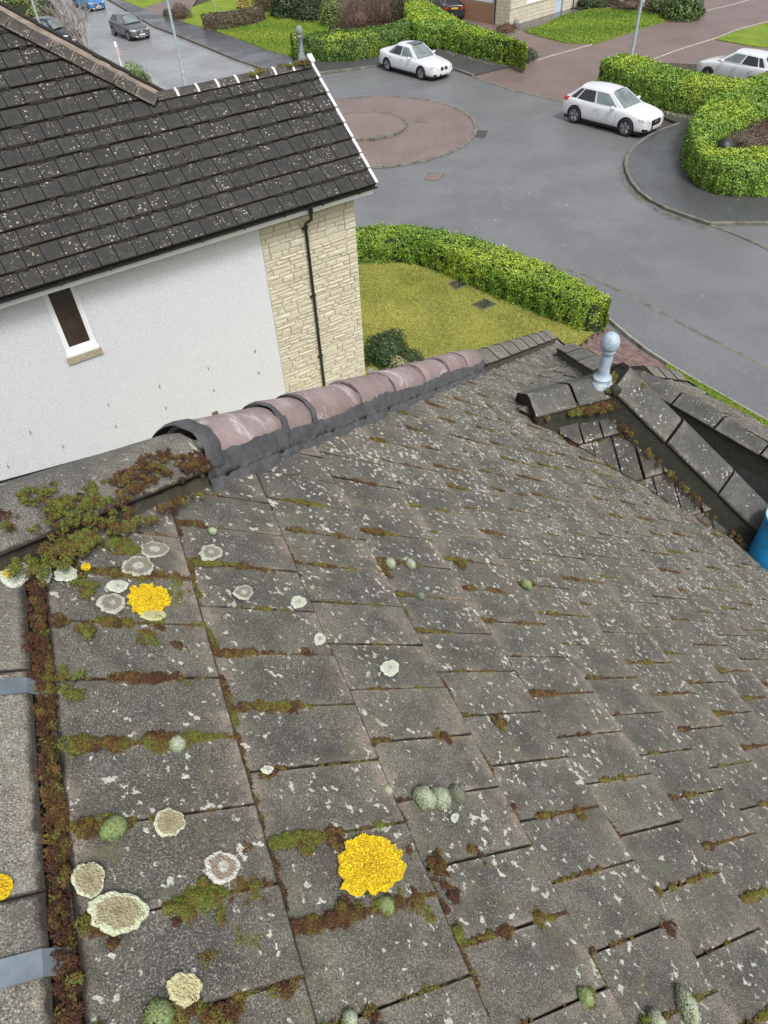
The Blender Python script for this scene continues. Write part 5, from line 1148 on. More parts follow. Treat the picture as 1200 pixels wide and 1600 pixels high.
m = MB(); m.tube(dp, .036, 10); pipe = m.build('downpipe', M['blackp'], nb, auto=50)
for zz_ in (EH - .45, 2.9, 1.2):
    m = MB(); m.lathe([(.044, 0), (.044, .07)], q(1.36, zz_, .075), 10); m.box(q(1.36, zz_ + .03, .03), (.16, .05, .03), [a_, -b_, Z]); m.build('pipe_bracket', M['blackp'], pipe)
# roof
TH = math.radians(38); NE = b_ * math.cos(TH) + Z * math.sin(TH); g1 = q(-.347, 5.255, .45); NNn = np.cross(a_, NE); NNn = NNn if NNn[2] > 0 else -NNn
nr = MB(); Lr = 3.14; hipx0 = 3.72
def nq(a, s, h=0.): return g1 + a_ * a + NE * s + NNn * h
nr.add([nq(0, 0, -.03), nq(13, 0, -.03), nq(13, 8, -.03), nq(7.6, 7.9, -.03), nq(3.75, Lr, -.03), nq(0, Lr, -.03)], [(0, 1, 2, 3, 4, 5)])
back = lambda a, s: g1 + a_ * a + b_ * (Lr * math.cos(TH) * 2 - s * math.cos(TH)) + Z * s * math.sin(TH)
nr.add([nq(0, Lr, -.03), nq(3.75, Lr, -.03), back(3.75, 0), back(0, 0)], [(0, 1, 2, 3)])
nr.add([nq(3.75, Lr, -.03), nq(7.6, 7.9, -.03), g1 + a_ * 1.2 + b_ * 9 + Z * .0], [(0, 1, 2)])
nroof = nr.build('roof', M['dark'], nb)
GN = Lr / 8; WN = .36
# courses counted from the eaves: y axis downslope
hn = np.array([-1.0, -(5.7 - 3.7) / (5.2 - 3.05) * 1.0]); sl_ = (5.86 - 3.79) / (5.32 - 2.98)
# keep a >= 3.79 + sl*(s-2.98) when s>3.1 ; in lay coords s' = -s
lay(nroof, M['ntile'], nq(0, 0), a_, -NE, NNn, -Lr, 0, 0.02, 9.6, WN, GN, [((-1, 0), -.02)], lambda k: WN * (.5 * (k % 2) + .08 * (k % 3)), rise=.046, th=.044, gap=.010, limit=230, jit=1.2)
lay(nroof, M['ntile'], nq(0, 0), a_, -NE, NNn, -Lr - GN * 6, -Lr, 3.0, 9.6, WN, GN, [((-1, -sl_), -(3.79 - sl_ * 2.98))], lambda k: WN * (.5 * (k % 2) + .05 * (k % 3)), rise=.046, th=.044, gap=.010, limit=70, jit=1.2)
# verge caps
for i in range(8):
    s = GN * i; c0 = nq(-.02, s + .02, .035); m = MB(); m.box((nq(-.012, s + GN / 2, .026)), (.062, GN - .03, .05), [a_, NE + NNn * -.05, NNn], bev=.008); m.build('verge_cap', M['white'], nb)
m = MB(); m.box(nq(-.02, Lr + .07, .05), (.12, .20, .10), [a_, NE, NNn], bev=.01); m.build('verge_cap', M['white'], nb)
# ridge tiles and white straps
nprof = [(-.17, -.075), (-.09, .01), (0, .04), (.09, .01), (.17, -.075)]
r0 = nq(0, Lr, 0) + b_ * .03 + Z * .035; Lrid = .46; i = 0; a = .05
while a < 3.70:
    e = min(a + Lrid, 3.8); cap(r0 + a_ * a, r0 + a_ * e, b_, Z, nprof, M['nridge'], nb, 'ridge_tile', thick=.02)
    if i and a > .2:
        V = []; 
        for f in (-.022, .022):
            for x, y_ in nprof: V.append(r0 + a_ * (a + f) + b_ * x * 1.04 + Z * (y_ + .012))
        mb = MB(); mb.add(V + [v - Z * .006 for v in V], [(k, k + 1, 6 + k, 5 + k) for k in range(4)] + [(10 + k + 1, 10 + k, 15 + k, 16 + k) for k in range(4)] + [(k, 10 + k, 11 + k, k + 1) for k in range(4)] + [(6 + k, 16 + k, 15 + k, 5 + k) for k in range(4)]); mb.build('ridge_clip', M['white'], nb)
    a = e; i += 1
# hip tiles climbing to the left
h0 = nq(3.72, 3.02, .03); h1 = nq(6.25, 5.88, .03); hv = h1 - h0; hl = np.linalg.norm(hv); hv /= hl; hs_ = np.cross(hv, Z); hs_ /= np.linalg.norm(hs_); hu_ = np.cross(hs_, hv)
n_ = 9
for i in range(n_ + 3):
    cap(h0 + hv * hl * i / n_ + hu_ * .05, h0 + hv * hl * (i + 1) / n_ + hu_ * .05, hs_, hu_, [(-.20, -.09), (-.075, .02), (0, .045), (.075, .02), (.20, -.09)], M['nridge'], nb, 'hip_tile', thick=.022)
mside = -1 if (hs_ @ b_) < 0 else 1
m = MB(); m.add([h0 + hs_ * mside * .16 + hu_ * .0, h0 + hv * hl * 1.3 + hs_ * mside * .16 + hu_ * .0, h0 + hv * hl * 1.3 + hs_ * mside * .46 + hu_ * .03, h0 + hs_ * mside * .36 + hu_ * .03], [(0, 1, 2, 3)]); m.build('mortar', simple('tan_mortar', (.20, .165, .13), .9, var=.3, nscale=6, bump=.01), nb)
for i in range(26):
    c = h0 + hv * hl * (i + .5) / 20 + hs_ * mside * (.40 + .004 * i + random.uniform(-.02, .02)) + hu_ * .05; m = MB(); m.box(c, (hl / 20 * 1.02, random.uniform(.07, .12), .05), [hv, hs_, hu_], bev=.006); m.build('cut_tile', M['nridge'], nb)
# neighbour finial on the gable end
m = MB(); fb = r0 + a_ * .20 + Z * .02
m.lathe([(.10, -.05), (.10, .06), (.075, .09), (.07, .16), (.052, .20), (.05, .44), (.07, .47), (.07, .50), (.055, .52), (.068, .54), (.078, .58), (.07, .64), (.04, .68), (.003, .69)], fb, 14); m.build('finial', M['nfinial'], nb, auto=50)
MV, MF, MC = [], [], []; mcount = 0
for k in range(6):
    c = r0 + a_ * random.uniform(.2, 1.6) + Z * .02 - b_ * random.uniform(-.05, .1); n = 260; P = c + rng.normal(0, .05, (n, 3)) * np.array([1, 1, .25]); add_moss(P, np.tile(Z, (n, 1)), .02, .6, k + 2)
c = fb - b_ * .08 + Z * .0; P = c + rng.normal(0, .06, (900, 3)) * np.array([1, 1, .5]); add_moss(P, np.tile(Z, (900, 1)), .02, .55, 9)
# moss lining the dark course edges
for k in range(1, 14):
    n = 2600; aa = rng.uniform(0, 8.6, n); keep = vnoise(np.c_[aa, np.full(n, k * 3.), np.zeros(n)], 5, k) > .1; aa = aa[keep]
    s_ = GN * k; keep = (s_ < Lr) | (aa > 3.8 + sl_ * (s_ - 2.98)); aa = aa[keep]
    if len(aa): P = g1 + np.outer(aa, a_) + NE * (s_ - .015) + NNn * .01 + rng.normal(0, .010, (len(aa), 3)); add_moss(P, np.tile(NNn, (len(aa), 1)), .024, .35, k, cols=np.tile(np.array([.02, .018, .012]), (len(aa), 1)) * rng.uniform(.6, 2, (len(aa), 1)))
o = link('moss', np_mesh('moss', np.concatenate(MV), np.concatenate(MF), M['matte_leaf'], col=np.concatenate(MC))); tag(o, 'yellow and dark moss on the ridge and course edges of the neighbouring dark roof', 'moss', kind='stuff')

# ------------------------------------------------------------------ brick drive below our roof
drv = MB(); dl = [g2(*p, .1) for p in [(905, 541), (950, 512), (1000, 545), (1042, 572), (1075, 592), (1010, 700), (900, 640)]]
dsheet = sheet('driveway', dl, .075, M['soil'], z0=-.02)
WM[dsheet] = Matrix.Identity(4)
e = np.array(inner2[6]) - np.array(inner2[5]); e = e / np.linalg.norm(e); en = np.array([-e[1], e[0]]); me_b = None
b = MB(); b.box((0, 0, 0), (.194, .094, .05), bev=.006); me_b = b.mesh('brick', M['brick'])
c0 = np.array(inner2[5]); cnt = 0; rb = MB()
for i in range(-30, 30):
    for j in range(-45, 45):
        p = c0 + e * (i * .2 + (.1 if j % 2 else 0)) + en * (j * .1)
        if not inpoly(np.array([p]), [tuple(x) for x in dl])[0]: continue
        pj = proj((p[0], p[1], .1))
        if not (880 < pj[0] < 1080 and 500 < pj[1] < 610): continue
        dn_ = random.gauss(0, .003); Mx = basis((p[0], p[1], .083 + dn_), (e[0], e[1], 0), (en[0], en[1], 0), (0, 0, 1))
        if cnt < 300: link('brick', me_b, dsheet, Mx)
        else: rb.add([Mx @ v.co for v in me_b.vertices], [tuple(f.vertices) for f in me_b.polygons])
        cnt += 1
if rb.v: o = rb.build('brick_field', M['brick'], dsheet); o['kind'] = 'stuff'

# ------------------------------------------------------------------ far stone house
fh_c = gz(795, 42); far = thing('house', fh_c, 'sandstone house with white windows at the top right', 'house')
d1 = g2(905, 10) - g2(795, 42); d1 /= np.linalg.norm(d1); d1 = np.array([d1[0], d1[1], 0]); d2 = g2(725, 22) - g2(795, 42); d2 = np.array([*d2, 0]); d2 -= d1 * (d2 @ d1); d2 /= np.linalg.norm(d2)
M['farstone'] = blockmat('far_sandstone_courses', (.40, .35, .25), (.50, .44, .33), 2.2, 0)
M['farstone'].name = 'far_sandstone'
def fq(a, b, z): return fh_c * np.array([1, 1, 0]) + d1 * a + d2 * b + Z * z
def blocks(parent, ax, n, a0, a1, z0, z1, holes, hh=.22, LLn=.5, mat='stone'):
    z = z0; r = 0
    while z < z1 - .02:
        a = a0; first = True
        while a < a1 - .01:
            L = random.uniform(.3, .65); L = min(L, a1 - a)
            if a1 - a - L < .12: L = a1 - a
            segs = [(a, a + L)]
            for h in holes:
                if z + hh > h[2] + .01 and z < h[3] - .01:
                    ns = []
                    for s0_, s1_ in segs:
                        if s1_ <= h[0] or s0_ >= h[1]: ns.append((s0_, s1_))
                        else:
                            if s0_ < h[0] - .04: ns.append((s0_, h[0]))
                            if s1_ > h[1] + .04: ns.append((h[1], s1_))
                    segs = ns
            for s0_, s1_ in segs: yield s0_ + .008, s1_ - .008, z + .008, z + hh - .008
            a += L
        z += hh; r += 1
FHt = 5.2; wl_ = 6.0
m = MB(); w0, w1, wz_0, wz_1 = 1.75, 3.75, 1.15, 2.45; dr0, dr1 = 5.05, 5.95
def frect(m, a0, a1, z0, z1, b0=0., th=.3): V = [fq(a0, b0, z0), fq(a1, b0, z0), fq(a1, b0, z1), fq(a0, b0, z1)]; V += [v + d2 * th for v in V]; m.add(V, [(0, 1, 2, 3), (7, 6, 5, 4), (0, 4, 5, 1), (1, 5, 6, 2), (2, 6, 7, 3), (3, 7, 4, 0)])
for r_ in ((0, w0, 0, FHt), (w0, w1, 0, wz_0), (w0, w1, wz_1, FHt), (w1, dr0, 0, FHt), (dr0, dr1, 2.1, FHt), (dr1, 11, 0, FHt)): frect(m, *r_)
fw1 = m.build('wall', M['cream_mortar'], far)
cnt = 0
for x0, x1, z0, z1 in blocks(None, None, None, 0, 9.5, .02, 2.6, [(w0, w1, wz_0, wz_1), (dr0, dr1, 0, 2.1)]):
    m = MB(); frect(m, x0, x1, z0, z1, -.03 - random.uniform(0, .012), .03); m.build('stone_block', M['stone'], fw1)
m = MB(); V = [fq(0, 0.3, 0), fq(0, 6, 0), fq(0, 6, FHt), fq(0, .3, FHt)]; m.add(V + [v + d1 * .2 for v in V], [(3, 2, 1, 0), (4, 5, 6, 7), (0, 1, 5, 4)]); fw2 = m.build('wall', M['cream_mortar'], far)
M['redbrick'] = stonemat('orange_brick', (.32, .17, .10), (.38, .21, .13))
for x0, x1, z0, z1 in blocks(None, None, None, 0, 1.4, .02, 2.6, []):
    m = MB(); V = [fq(-.03, x0, z0), fq(-.03, x1, z0), fq(-.03, x1, z1), fq(-.03, x0, z1)]; m.add(V + [v + d1 * .04 for v in V], [(3, 2, 1, 0), (4, 5, 6, 7), (0, 1, 5, 4), (1, 2, 6, 5), (2, 3, 7, 6), (3, 0, 4, 7)]); m.build('stone_block', M['stone'], fw2)
for x0, x1, z0, z1 in blocks(None, None, None, 1.55, 5.6, .02, 1.1, [], hh=.12):
    m = MB(); V = [fq(-.02, x0, z0), fq(-.02, x1, z0), fq(-.02, x1, z1), fq(-.02, x0, z1)]; m.add(V + [v + d1 * .04 for v in V], [(3, 2, 1, 0), (4, 5, 6, 7), (0, 1, 5, 4), (1, 2, 6, 5), (2, 3, 7, 6), (3, 0, 4, 7)]); m.build('brick', M['redbrick'], fw2)
m = MB(); V = [fq(-.03, 1.5, 1.2), fq(-.03, 6, 1.2), fq(-.03, 6, FHt), fq(-.03, 1.5, FHt)]; m.add(V + [v + d1 * .04 for v in V], [(3, 2, 1, 0), (0, 1, 5, 4), (3, 0, 4, 7)]); m.build('wall', M['render'], far)
m = MB(); frect(m, -.05, 9.5, 1.0, 1.08, -.07, .05); m.build('string_course', M['stone'], far)
m = MB()
for r_ in ((w0, w0 + .07, wz_0, wz_1), (w1 - .07, w1, wz_0, wz_1), ((w0 + w1) / 2 - .04, (w0 + w1) / 2 + .04, wz_0 + .07, wz_1 - .07), (w0 + .07, w1 - .07, wz_0, wz_0 + .08), (w0 + .07, w1 - .07, wz_1 - .07, wz_1)): frect(m, *r_, .05, .06)
fwin = m.build('window', M['white'], far); m = MB(); frect(m, w0 + .05, w1 - .05, wz_0 + .05, wz_1 - .05, .09, .01); m.build('pane', M['carglass'], fwin)
m = MB(); frect(m, w0 - .05, w1 + .05, wz_0 - .10, wz_0 - .003, -.06, .15); m.build('sill', M['white'], fwin)
m = MB(); frect(m, dr0 + .02, dr1 - .02, .02, 2.08, .08, .05); dd_ = m.build('door', M['door'], far); m = MB(); m.box(fq(dr0 + .15, .06, 1.05), (.12, .04, .03), [d1, d2, Z]); m.build('handle', M['steel'], dd_)
m = MB(); m.tube([fq(-.09, 1.25, 0), fq(-.09, 1.25, FHt)], .05, 8); m.build('downpipe', M['blackp'], far)
m = MB(); m.tube([fq(7.2, -.08, 0), fq(7.2, -.08, FHt)], .04, 8); m.build('downpipe', M['blackp'], far)
m = MB(); rz = FHt + 2.4; V = [fq(-.3, -.4, FHt), fq(11.3, -.4, FHt), fq(11.3, 6.4, FHt), fq(-.3, 6.4, FHt), fq(-.3, 3, rz), fq(11.3, 3, rz)]; m.add(V, [(0, 1, 5, 4), (2, 3, 4, 5), (0, 4, 3), (1, 2, 5), (0, 3, 2, 1)]); m.build('roof', M['ntile'], far)
m = MB(); m.lathe([(.02, 0), (.16, .02), (.2, .25), (.12, .42), (.03, .48)], fq(.35, -.35, 0), 9); t = m.build('garden_boulder', M['nfinial']); tag(t, 'rough grey stone standing at the corner of the stone house', 'stone')
for x, y, lab in ((970, 9, 'white flower pot in the bed behind the upper right lawn, left one'), (1003, 10, 'white flower pot in the bed behind the lamp post')):
    m = MB(); m.lathe([(.14, 0), (.2, .3), (.22, .32), (.2, .34), (.17, .32), (.01, .3)], gz(x, y, .05), 12); t = m.build('flower_pot', M['white']); tag(t, lab, 'pot')

# ------------------------------------------------------------------ lamp posts and marker
def lamp(px, label, hgt=6.0, arm=(0, 1), band=True):
    b0 = gz(*px, .1); t = thing('street_lamp', b0, label, 'street lamp', 'grey street lamps')
    m = MB(); m.tube([b0, b0 + Z * 1.15], .105, 12); m.build('base_column', M['post'], t, auto=50)
    m = MB(); m.lathe([(.108, 0), (.108, .04), (.08, .09)], b0 + Z * 1.12, 12); m.build('collar', M['post'], t, auto=50)
    m = MB(); m.tube([b0 + Z * 1.2, b0 + Z * hgt], [.082, .060], 12); m.build('post', M['post'], t, auto=50)
    d = np.array([*arm, 0.]); d /= np.linalg.norm(d); m = MB(); m.tube([b0 + Z * hgt, b0 + Z * (hgt + .1) + d * .3], .03, 8); m.box(b0 + Z * (hgt + .12) + d * .55, (.55, .22, .1), [d, np.cross(Z, d), Z], bev=.02); m.build('lantern', M['steel'], t)
    if False: m = MB(); m.lathe([(.064, 0), (.064, .22)], b0 + Z * 2.0, 12); m.build('number_band', M['white'], t)
lamp((978, 134), 'grey street lamp behind the white hatchback in the clipped hedge', arm=(-1, -.5))
lamp((293, 150), 'grey street lamp rising from behind the ridge of the neighbouring roof', arm=(.4, 1), hgt=6)
lamp((73, 72), 'grey street lamp by the dark vehicle in the top left corner', arm=(.4, 1))
b0 = gz(190, 104); t = thing('marker_post', b0, 'small white marker post with red stripes beside the round bush', 'sign')
m = MB(); m.box(b0 + Z * .45, (.05, .05, .9)); m.build('post', M['white'], t)
m = MB(); m.box(b0 + Z * .98 + np.array([0, -.04, 0]), (.16, .03, .75), bev=.004); pn = m.build('panel', M['white'], t)
for i in range(4): m = MB(); m.box(b0 + Z * (.66 + i * .12) + np.array([0, -.062, 0]), (.15, .006, .045), [(.94, 0, .34), (0, 1, 0), (-.34, 0, .94)]); m.build('stripe', M['red'], pn)
# thin tree stake at the upper lawn
b0 = gz(338, 24, .1); m = MB(); m.tube([b0, b0 + Z * 1.7], .03, 6); t = m.build('stake', M['post']); tag(t, 'thin green stake standing in the upper lawn', 'stake')
# black dome among the heather
b0 = gz(1131, 232, .35); m = MB(); m.lathe([(.36, 0), (.36, .08), (.30, .26), (.14, .38), (.01, .4)], b0, 16); t = m.build('compost_lid', M['iron'], auto=40); tag(t, 'black domed lid half hidden in the heather inside the looped hedge', 'lid')

# ------------------------------------------------------------------ cars
def car(name, label, center, heading, sc_, paintm, L=4.3, Wd=1.8, Hh=1.43, wb=2.62, kind='hatch', plate='AB', plate_mat='plate', rims='rim', lower=None, grille='plain', sunroof=False):
    """local x forward, y left, z up"""
    c = np.array([center[0], center[1], center[2] if len(center) > 2 else 0.]); hx = np.array([math.cos(heading), math.sin(heading), 0]); hy = np.array([-hx[1], hx[0], 0])
    t = thing(name, c, label, 'car')
    T = lambda p: c + (hx * p[0] + hy * p[1] + Z * p[2]) * sc_
    hl = L / 2; fx = wb / 2 + (hl - wb / 2) * 0 ; fo = (L - wb) * .52; ro = L - wb - fo      # overhangs
    xf = wb / 2 + fo; xr = -wb / 2 - ro
    belt = .93 if kind != 'suv' else 1.02; wr = .34 if kind != 'suv' else .36; sill = .20
    # lower body stations: x, halfwidth, top z
    if kind == 'saloon': st = [(xf, .62, .62), (xf - .08, .74, .70), (xf - .3, .84, .76), (xf - .75, .90, .83), (wb / 2 - .45, .92, .93), (.35, .93, belt), (-.8, .93, belt + .01), (-wb / 2, .93, belt + .04), (xr + .75, .91, 1.02), (xr + .25, .87, 1.03), (xr + .06, .80, .99), (xr, .72, .92)]
    else: st = [(xf, .60, .62), (xf - .08, .73, .72), (xf - .28, .83, .80), (xf - .65, .89, .88), (wb / 2 - .35, .90, .97), (.35, .90, belt + .01), (-.8, .90, belt + .04), (-wb / 2, .90, belt + .06), (xr + .5, .88, belt + .07), (xr + .15, .84, belt + .05), (xr + .04, .78, belt), (xr, .70, belt - .10)]
    if kind == 'suv': st = [(x, w, z + .10) for x, w, z in st]
    kx = Wd / 1.82
    V = []; sec = [(.86, 0.), (.985, .12), (1.0, .35), (.985, .60), (.955, .80), (.90, .95), (.74, 1.0), (.35, 1.02), (0, 1.025)]
    rows = []
    for x, w, zt in st:
        zb = sill + (.04 if x in (xf, xr) else 0) + (.06 if kind == 'suv' else 0); half_ = [(x, w * kx * a, zb + (zt - zb) * k) for a, k in sec]
        rows.append(half_ + [(p[0], -p[1], p[2]) for p in half_[:-1][::-1]])
    G = np.array(rows); m_, n_ = G.shape[:2]; idx = np.arange(m_ * n_).reshape(m_, n_)
    F = [(idx[i, j], idx[i, j + 1], idx[i + 1, j + 1], idx[i + 1, j]) for i in range(m_ - 1) for j in range(n_ - 1)] + [(idx[i, n_ - 1], idx[i, 0], idx[i + 1, 0], idx[i + 1, n_ - 1]) for i in range(m_ - 1)]
    F += [tuple(int(i) for i in idx[0][::-1]), tuple(int(i) for i in idx[-1])]
    bmx = bmesh.new(); vs = [bmx.verts.new(T(p)) for p in G.reshape(-1, 3)]
    for f in F: bmx.faces.new([vs[i] for i in f])
    bmesh.ops.recalc_face_normals(bmx, faces=bmx.faces); me = bpy.data.meshes.new('body'); bmx.to_mesh(me); bmx.free(); me.materials.append(paintm); me.materials.append(M['ink'])
    bo = bpy.data.objects.new('tmp', me); COL.objects.link(bo); sub = bo.modifiers.new('s', 'SUBSURF'); sub.levels = 2; sub.render_levels = 2
    cut = MB()
    for sx in (wb / 2, -wb / 2): cut.tube([T((sx, -1.3, wr)), T((sx, -Wd * .5 + .30, wr))], (wr + .055) * sc_, 24); cut.tube([T((sx, Wd * .5 - .30, wr)), T((sx, 1.3, wr))], (wr + .055) * sc_, 24)
    co = cut.build('tmpc', M['ink']); bmod = bo.modifiers.new('b', 'BOOLEAN'); bmod.object = co; bmod.operation = 'DIFFERENCE'; bmod.solver = 'EXACT'
    dg = bpy.context.evaluated_depsgraph_get(); dg.update(); ev = bpy.data.meshes.new_from_object(bo.evaluated_get(dg)); bpy.data.objects.remove(bo); bpy.data.objects.remove(co); WM.pop(co, None)
    ev.name = 'body'; ev.polygons.foreach_set('use_smooth', [True] * len(ev.polygons)); ev.set_sharp_from_angle(angle=math.radians(35))
    if not len(ev.materials): ev.materials.append(paintm)
    body = link('body', ev, t)
    # greenhouse
    zb = belt - .02 + (.10 if kind == 'suv' else 0); zt = Hh
    if kind == 'saloon': xb0, xt0, xt1, xb1 = wb / 2 - .50, .22, -.95, -1.85
    elif kind == 'suv': xb0, xt0, xt1, xb1 = wb / 2 - .30, .22, -1.45, xr + .22
    else: xb0, xt0, xt1, xb1 = wb / 2 - .30, .18, -1.35, xr + .16
    wbt, wtp = .80 * kx, .575 * kx
    def gs(u, v, side):      # u 0 front..1 rear along, v 0 bottom..1 top ; side +-1
        x = (xb0 * (1 - u) + xb1 * u) * (1 - v) + (xt0 * (1 - u) + xt1 * u) * v; zz_ = zb + (zt - .05 - zb) * v + (.02 if kind != 'saloon' else 0) * 0; w = (wbt * (1 - v) + wtp * v) * (1 - .10 * (2 * u - 1) ** 2) ; zz_ += .035 * (1 - (2 * u - .9) ** 2) * v; return (x, side * w, zz_)
    rows = []
    nu, nv = 10, 5
    gb = MB(); ring = []
    for v in range(nv + 1):
        r_ = [gs(u / nu, v / nv, 1) for u in range(nu + 1)]; r2 = [gs(u / nu, v / nv, -1) for u in range(nu, -1, -1)]; 
        # bow front and rear
        r_ = r_ + r2; ring.append(r_)
    n_ = len(ring[0]); V = [T(p) for r_ in ring for p in r_]
    def bowed(lst):
        return lst
    Fg = [(i * n_ + j, i * n_ + (j + 1) % n_, (i + 1) * n_ + (j + 1) % n_, (i + 1) * n_ + j) for i in range(nv) for j in range(n_)]
    gb.add(V, Fg)
    # roof skin crowned
    rv = []; ny = 6
    for u in range(nu + 1):
        p, q_ = np.array(gs(u / nu, 1, 1)), np.array(gs(u / nu, 1, -1))
        for k in range(ny + 1):
            f = k / ny; r_ = p * (1 - f) + q_ * f; r_[2] += .05 * (1 - (2 * f - 1) ** 2) ** .6; r_[0] += (.05 if u == 0 else (-.05 if u == nu else 0)) * (1 - (2 * f - 1) ** 2); rv.append(T(r_))
    gb.add(rv, [(u * (ny + 1) + k, u * (ny + 1) + k + 1, (u + 1) * (ny + 1) + k + 1, (u + 1) * (ny + 1) + k) for u in range(nu) for k in range(ny)])
    ro_ = gb.build('roof', paintm, t, auto=40); bm2 = bmesh.new(); bm2.from_mesh(ro_.data); bmesh.ops.remove_doubles(bm2, verts=bm2.verts, dist=.002); bmesh.ops.recalc_face_normals(bm2, faces=bm2.faces); bm2.to_mesh(ro_.data); bm2.free()
    from mathutils.bvhtree import BVHTree
    bvh = BVHTree.FromPolygons([v.co[:] for v in ev.vertices], [tuple(p.vertices) for p in ev.polygons])
    def panel(name, P, mat, out=.008, par=t, cr=0., cd=None, dr=None):
        """4 corner bilinear panel 6x4 pushed outwards"""
        P = [np.array(p, float) for p in P]; nrm = np.cross(P[1] - P[0], P[3] - P[0]); nrm /= np.linalg.norm(nrm); ctr = sum(P) / 4
        if nrm @ (ctr - np.array([0, 0, .6])) < 0: nrm = -nrm
        V = []; A, B = 8, 4
        for i in range(A + 1):
            for j in range(B + 1): f, g = i / A, j / B; V.append((P[0] * (1 - f) + P[1] * f) * (1 - g) + (P[3] * (1 - f) + P[2] * f) * g + nrm * (out + cr * (1 - (2 * f - 1) ** 2)))
        if dr is not None:
            wnv = Vector(hx * nrm[0] + hy * nrm[1] + Z * nrm[2]); nv = []
            for v in V:
                o_ = Vector(T(v)) + wnv * .6; hit = bvh.ray_cast(o_, -wnv, 1.4)
                if hit[0] is not None: loc = np.array(hit[0] - Vector(c)) / sc_; nv.append(np.array([loc @ hx, loc @ hy, loc[2]]) + nrm * dr)
                else: nv.append(v)
            V = nv
        m = MB(); Vt = [T(v) for v in V]; Vb = [T(np.array(v) - nrm * (.02 + out)) for v in V]; n0 = len(V); Fq = [(i * (B + 1) + j, (i + 1) * (B + 1) + j, (i + 1) * (B + 1) + j + 1, i * (B + 1) + j + 1) for i in range(A) for j in range(B)]
        per = [i * (B + 1) for i in range(A + 1)] + [A * (B + 1) + j for j in range(1, B + 1)] + [i * (B + 1) + B for i in range(A - 1, -1, -1)] + [j for j in range(B - 1, 0, -1)]
        m.add(Vt + Vb, Fq + [(per[i], per[(i + 1) % len(per)], n0 + per[(i + 1) % len(per)], n0 + per[i]) for i in range(len(per))]); o = m.build(name, mat, par, auto=40); return o
    lerp = lambda a, b, f: tuple(np.array(a) * (1 - f) + np.array(b) * f)
    bl, br_, tl, tr_ = gs(0, .03, 1), gs(0, .03, -1), gs(0, .95, 1), gs(0, .95, -1)
    panel('windscreen', [lerp(bl, br_, .05), lerp(bl, br_, .95), lerp(tl, tr_, .95), lerp(tl, tr_, .05)], M['carglass'], .01, cr=.05)
    bl, br_, tl, tr_ = gs(1, .2, 1), gs(1, .2, -1), gs(1, .92, 1), gs(1, .92, -1)
    panel('rear_window', [lerp(bl, br_, .08), lerp(bl, br_, .92), lerp(tl, tr_, .94), lerp(tl, tr_, .06)], M['glass'], .01, cr=.02)
    for sd_ in (1, -1):
        for u0, u1, k0, k1 in ((.10, .44, .07, .035), (.48, .80, 0, 0)) + (((.83, .93, 0, 0),) if kind != 'saloon' else ((.82, .88, 0, 0),)):
            pp = [gs(u0, .10, sd_), gs(u1, .10, sd_), gs(u1, .86, sd_), gs(u0 + (.02 if k0 else 0), .86, sd_)]
            panel('side_window', pp, M['carglass'] if u0 < .4 else M['glass'], .010, cr=.012)
    if sunroof: panel('sunroof', [(.25, .36, zt + .03), (.25, -.36, zt + .03), (-.35, -.36, zt + .035), (-.35, .36, zt + .035)], M['glass'], .004)
    # front: grille, lights, bumper intake, plate
    zf = .10 if kind == 'suv' else 0
    if grille == 'kidney':
        for s_ in (1, -1): panel('grille', [(xf - .025, s_ * .04, .50), (xf - .055, s_ * .27, .50), (xf - .09, s_ * .25, .66), (xf - .06, s_ * .04, .67)], M['ink'], .03, dr=.008)
        panel('lower_intake', [(xf - .03, .34, .24), (xf - .03, -.34, .24), (xf - .02, -.30, .36), (xf - .02, .30, .36)], M['ink'], .03, dr=.008)
        for s_ in (1, -1): panel('side_intake', [(xf - .14, s_ * .50, .27), (xf - .24, s_ * .72, .30), (xf - .22, s_ * .70, .40), (xf - .13, s_ * .52, .38)], M['ink'], .03, dr=.008)
    elif grille == 'tall':
        panel('grille', [(xf - .02, .26, .27), (xf - .02, -.26, .27), (xf - .05, -.34, .64), (xf - .05, .34, .64)], M['ink'], .03, dr=.008)
        for s_ in (1, -1): panel('side_intake', [(xf - .10, s_ * .44, .25), (xf - .22, s_ * .72, .28), (xf - .22, s_ * .72, .40), (xf - .12, s_ * .5, .36)], M['ink'], .03, dr=.008)
        m = MB()
        for k in range(4): m.lathe([(.032, 0), (.042, 0), (.042, .012), (.032, .012)], T((xf + .0, (k - 1.5) * .055, .565)), 12, [hy * sc_, Z * sc_, hx * sc_])
        m.build('ring_badge', M['rim'], t)
    else:
        panel('grille', [(xf - .03, .36, .40 + zf), (xf - .03, -.36, .40 + zf), (xf - .06, -.42, .58 + zf), (xf - .06, .42, .58 + zf)], M['ink'], .03, dr=.008)
        panel('lower_intake', [(xf - .03, .55, .22 + zf), (xf - .03, -.55, .22 + zf), (xf - .03, -.5, .32 + zf), (xf - .03, .5, .32 + zf)], M['ink'], .03, dr=.008)
        m = MB(); m.tube([T((xf - .12, .66, .30 + zf)), T((xf + .02, .45, .22 + zf)), T((xf + .03, -.45, .22 + zf)), T((xf - .12, -.66, .30 + zf))], .022 * sc_, 6); m.build('bumper_trim', M['rim'], t)
        m = MB(); m.box(T((xf + .0, 0, .5 + zf)), (.02 * sc_, .7 * sc_, .03 * sc_), [hx, hy, Z]); m.lathe([(.06 * sc_, 0), (.075 * sc_, .01), (.075 * sc_, .02), (.06 * sc_, .03)], T((xf + .0, 0, .5 + zf)), 14, [hy, Z, hx]); m.build('grille_bar', M['rim'], t)
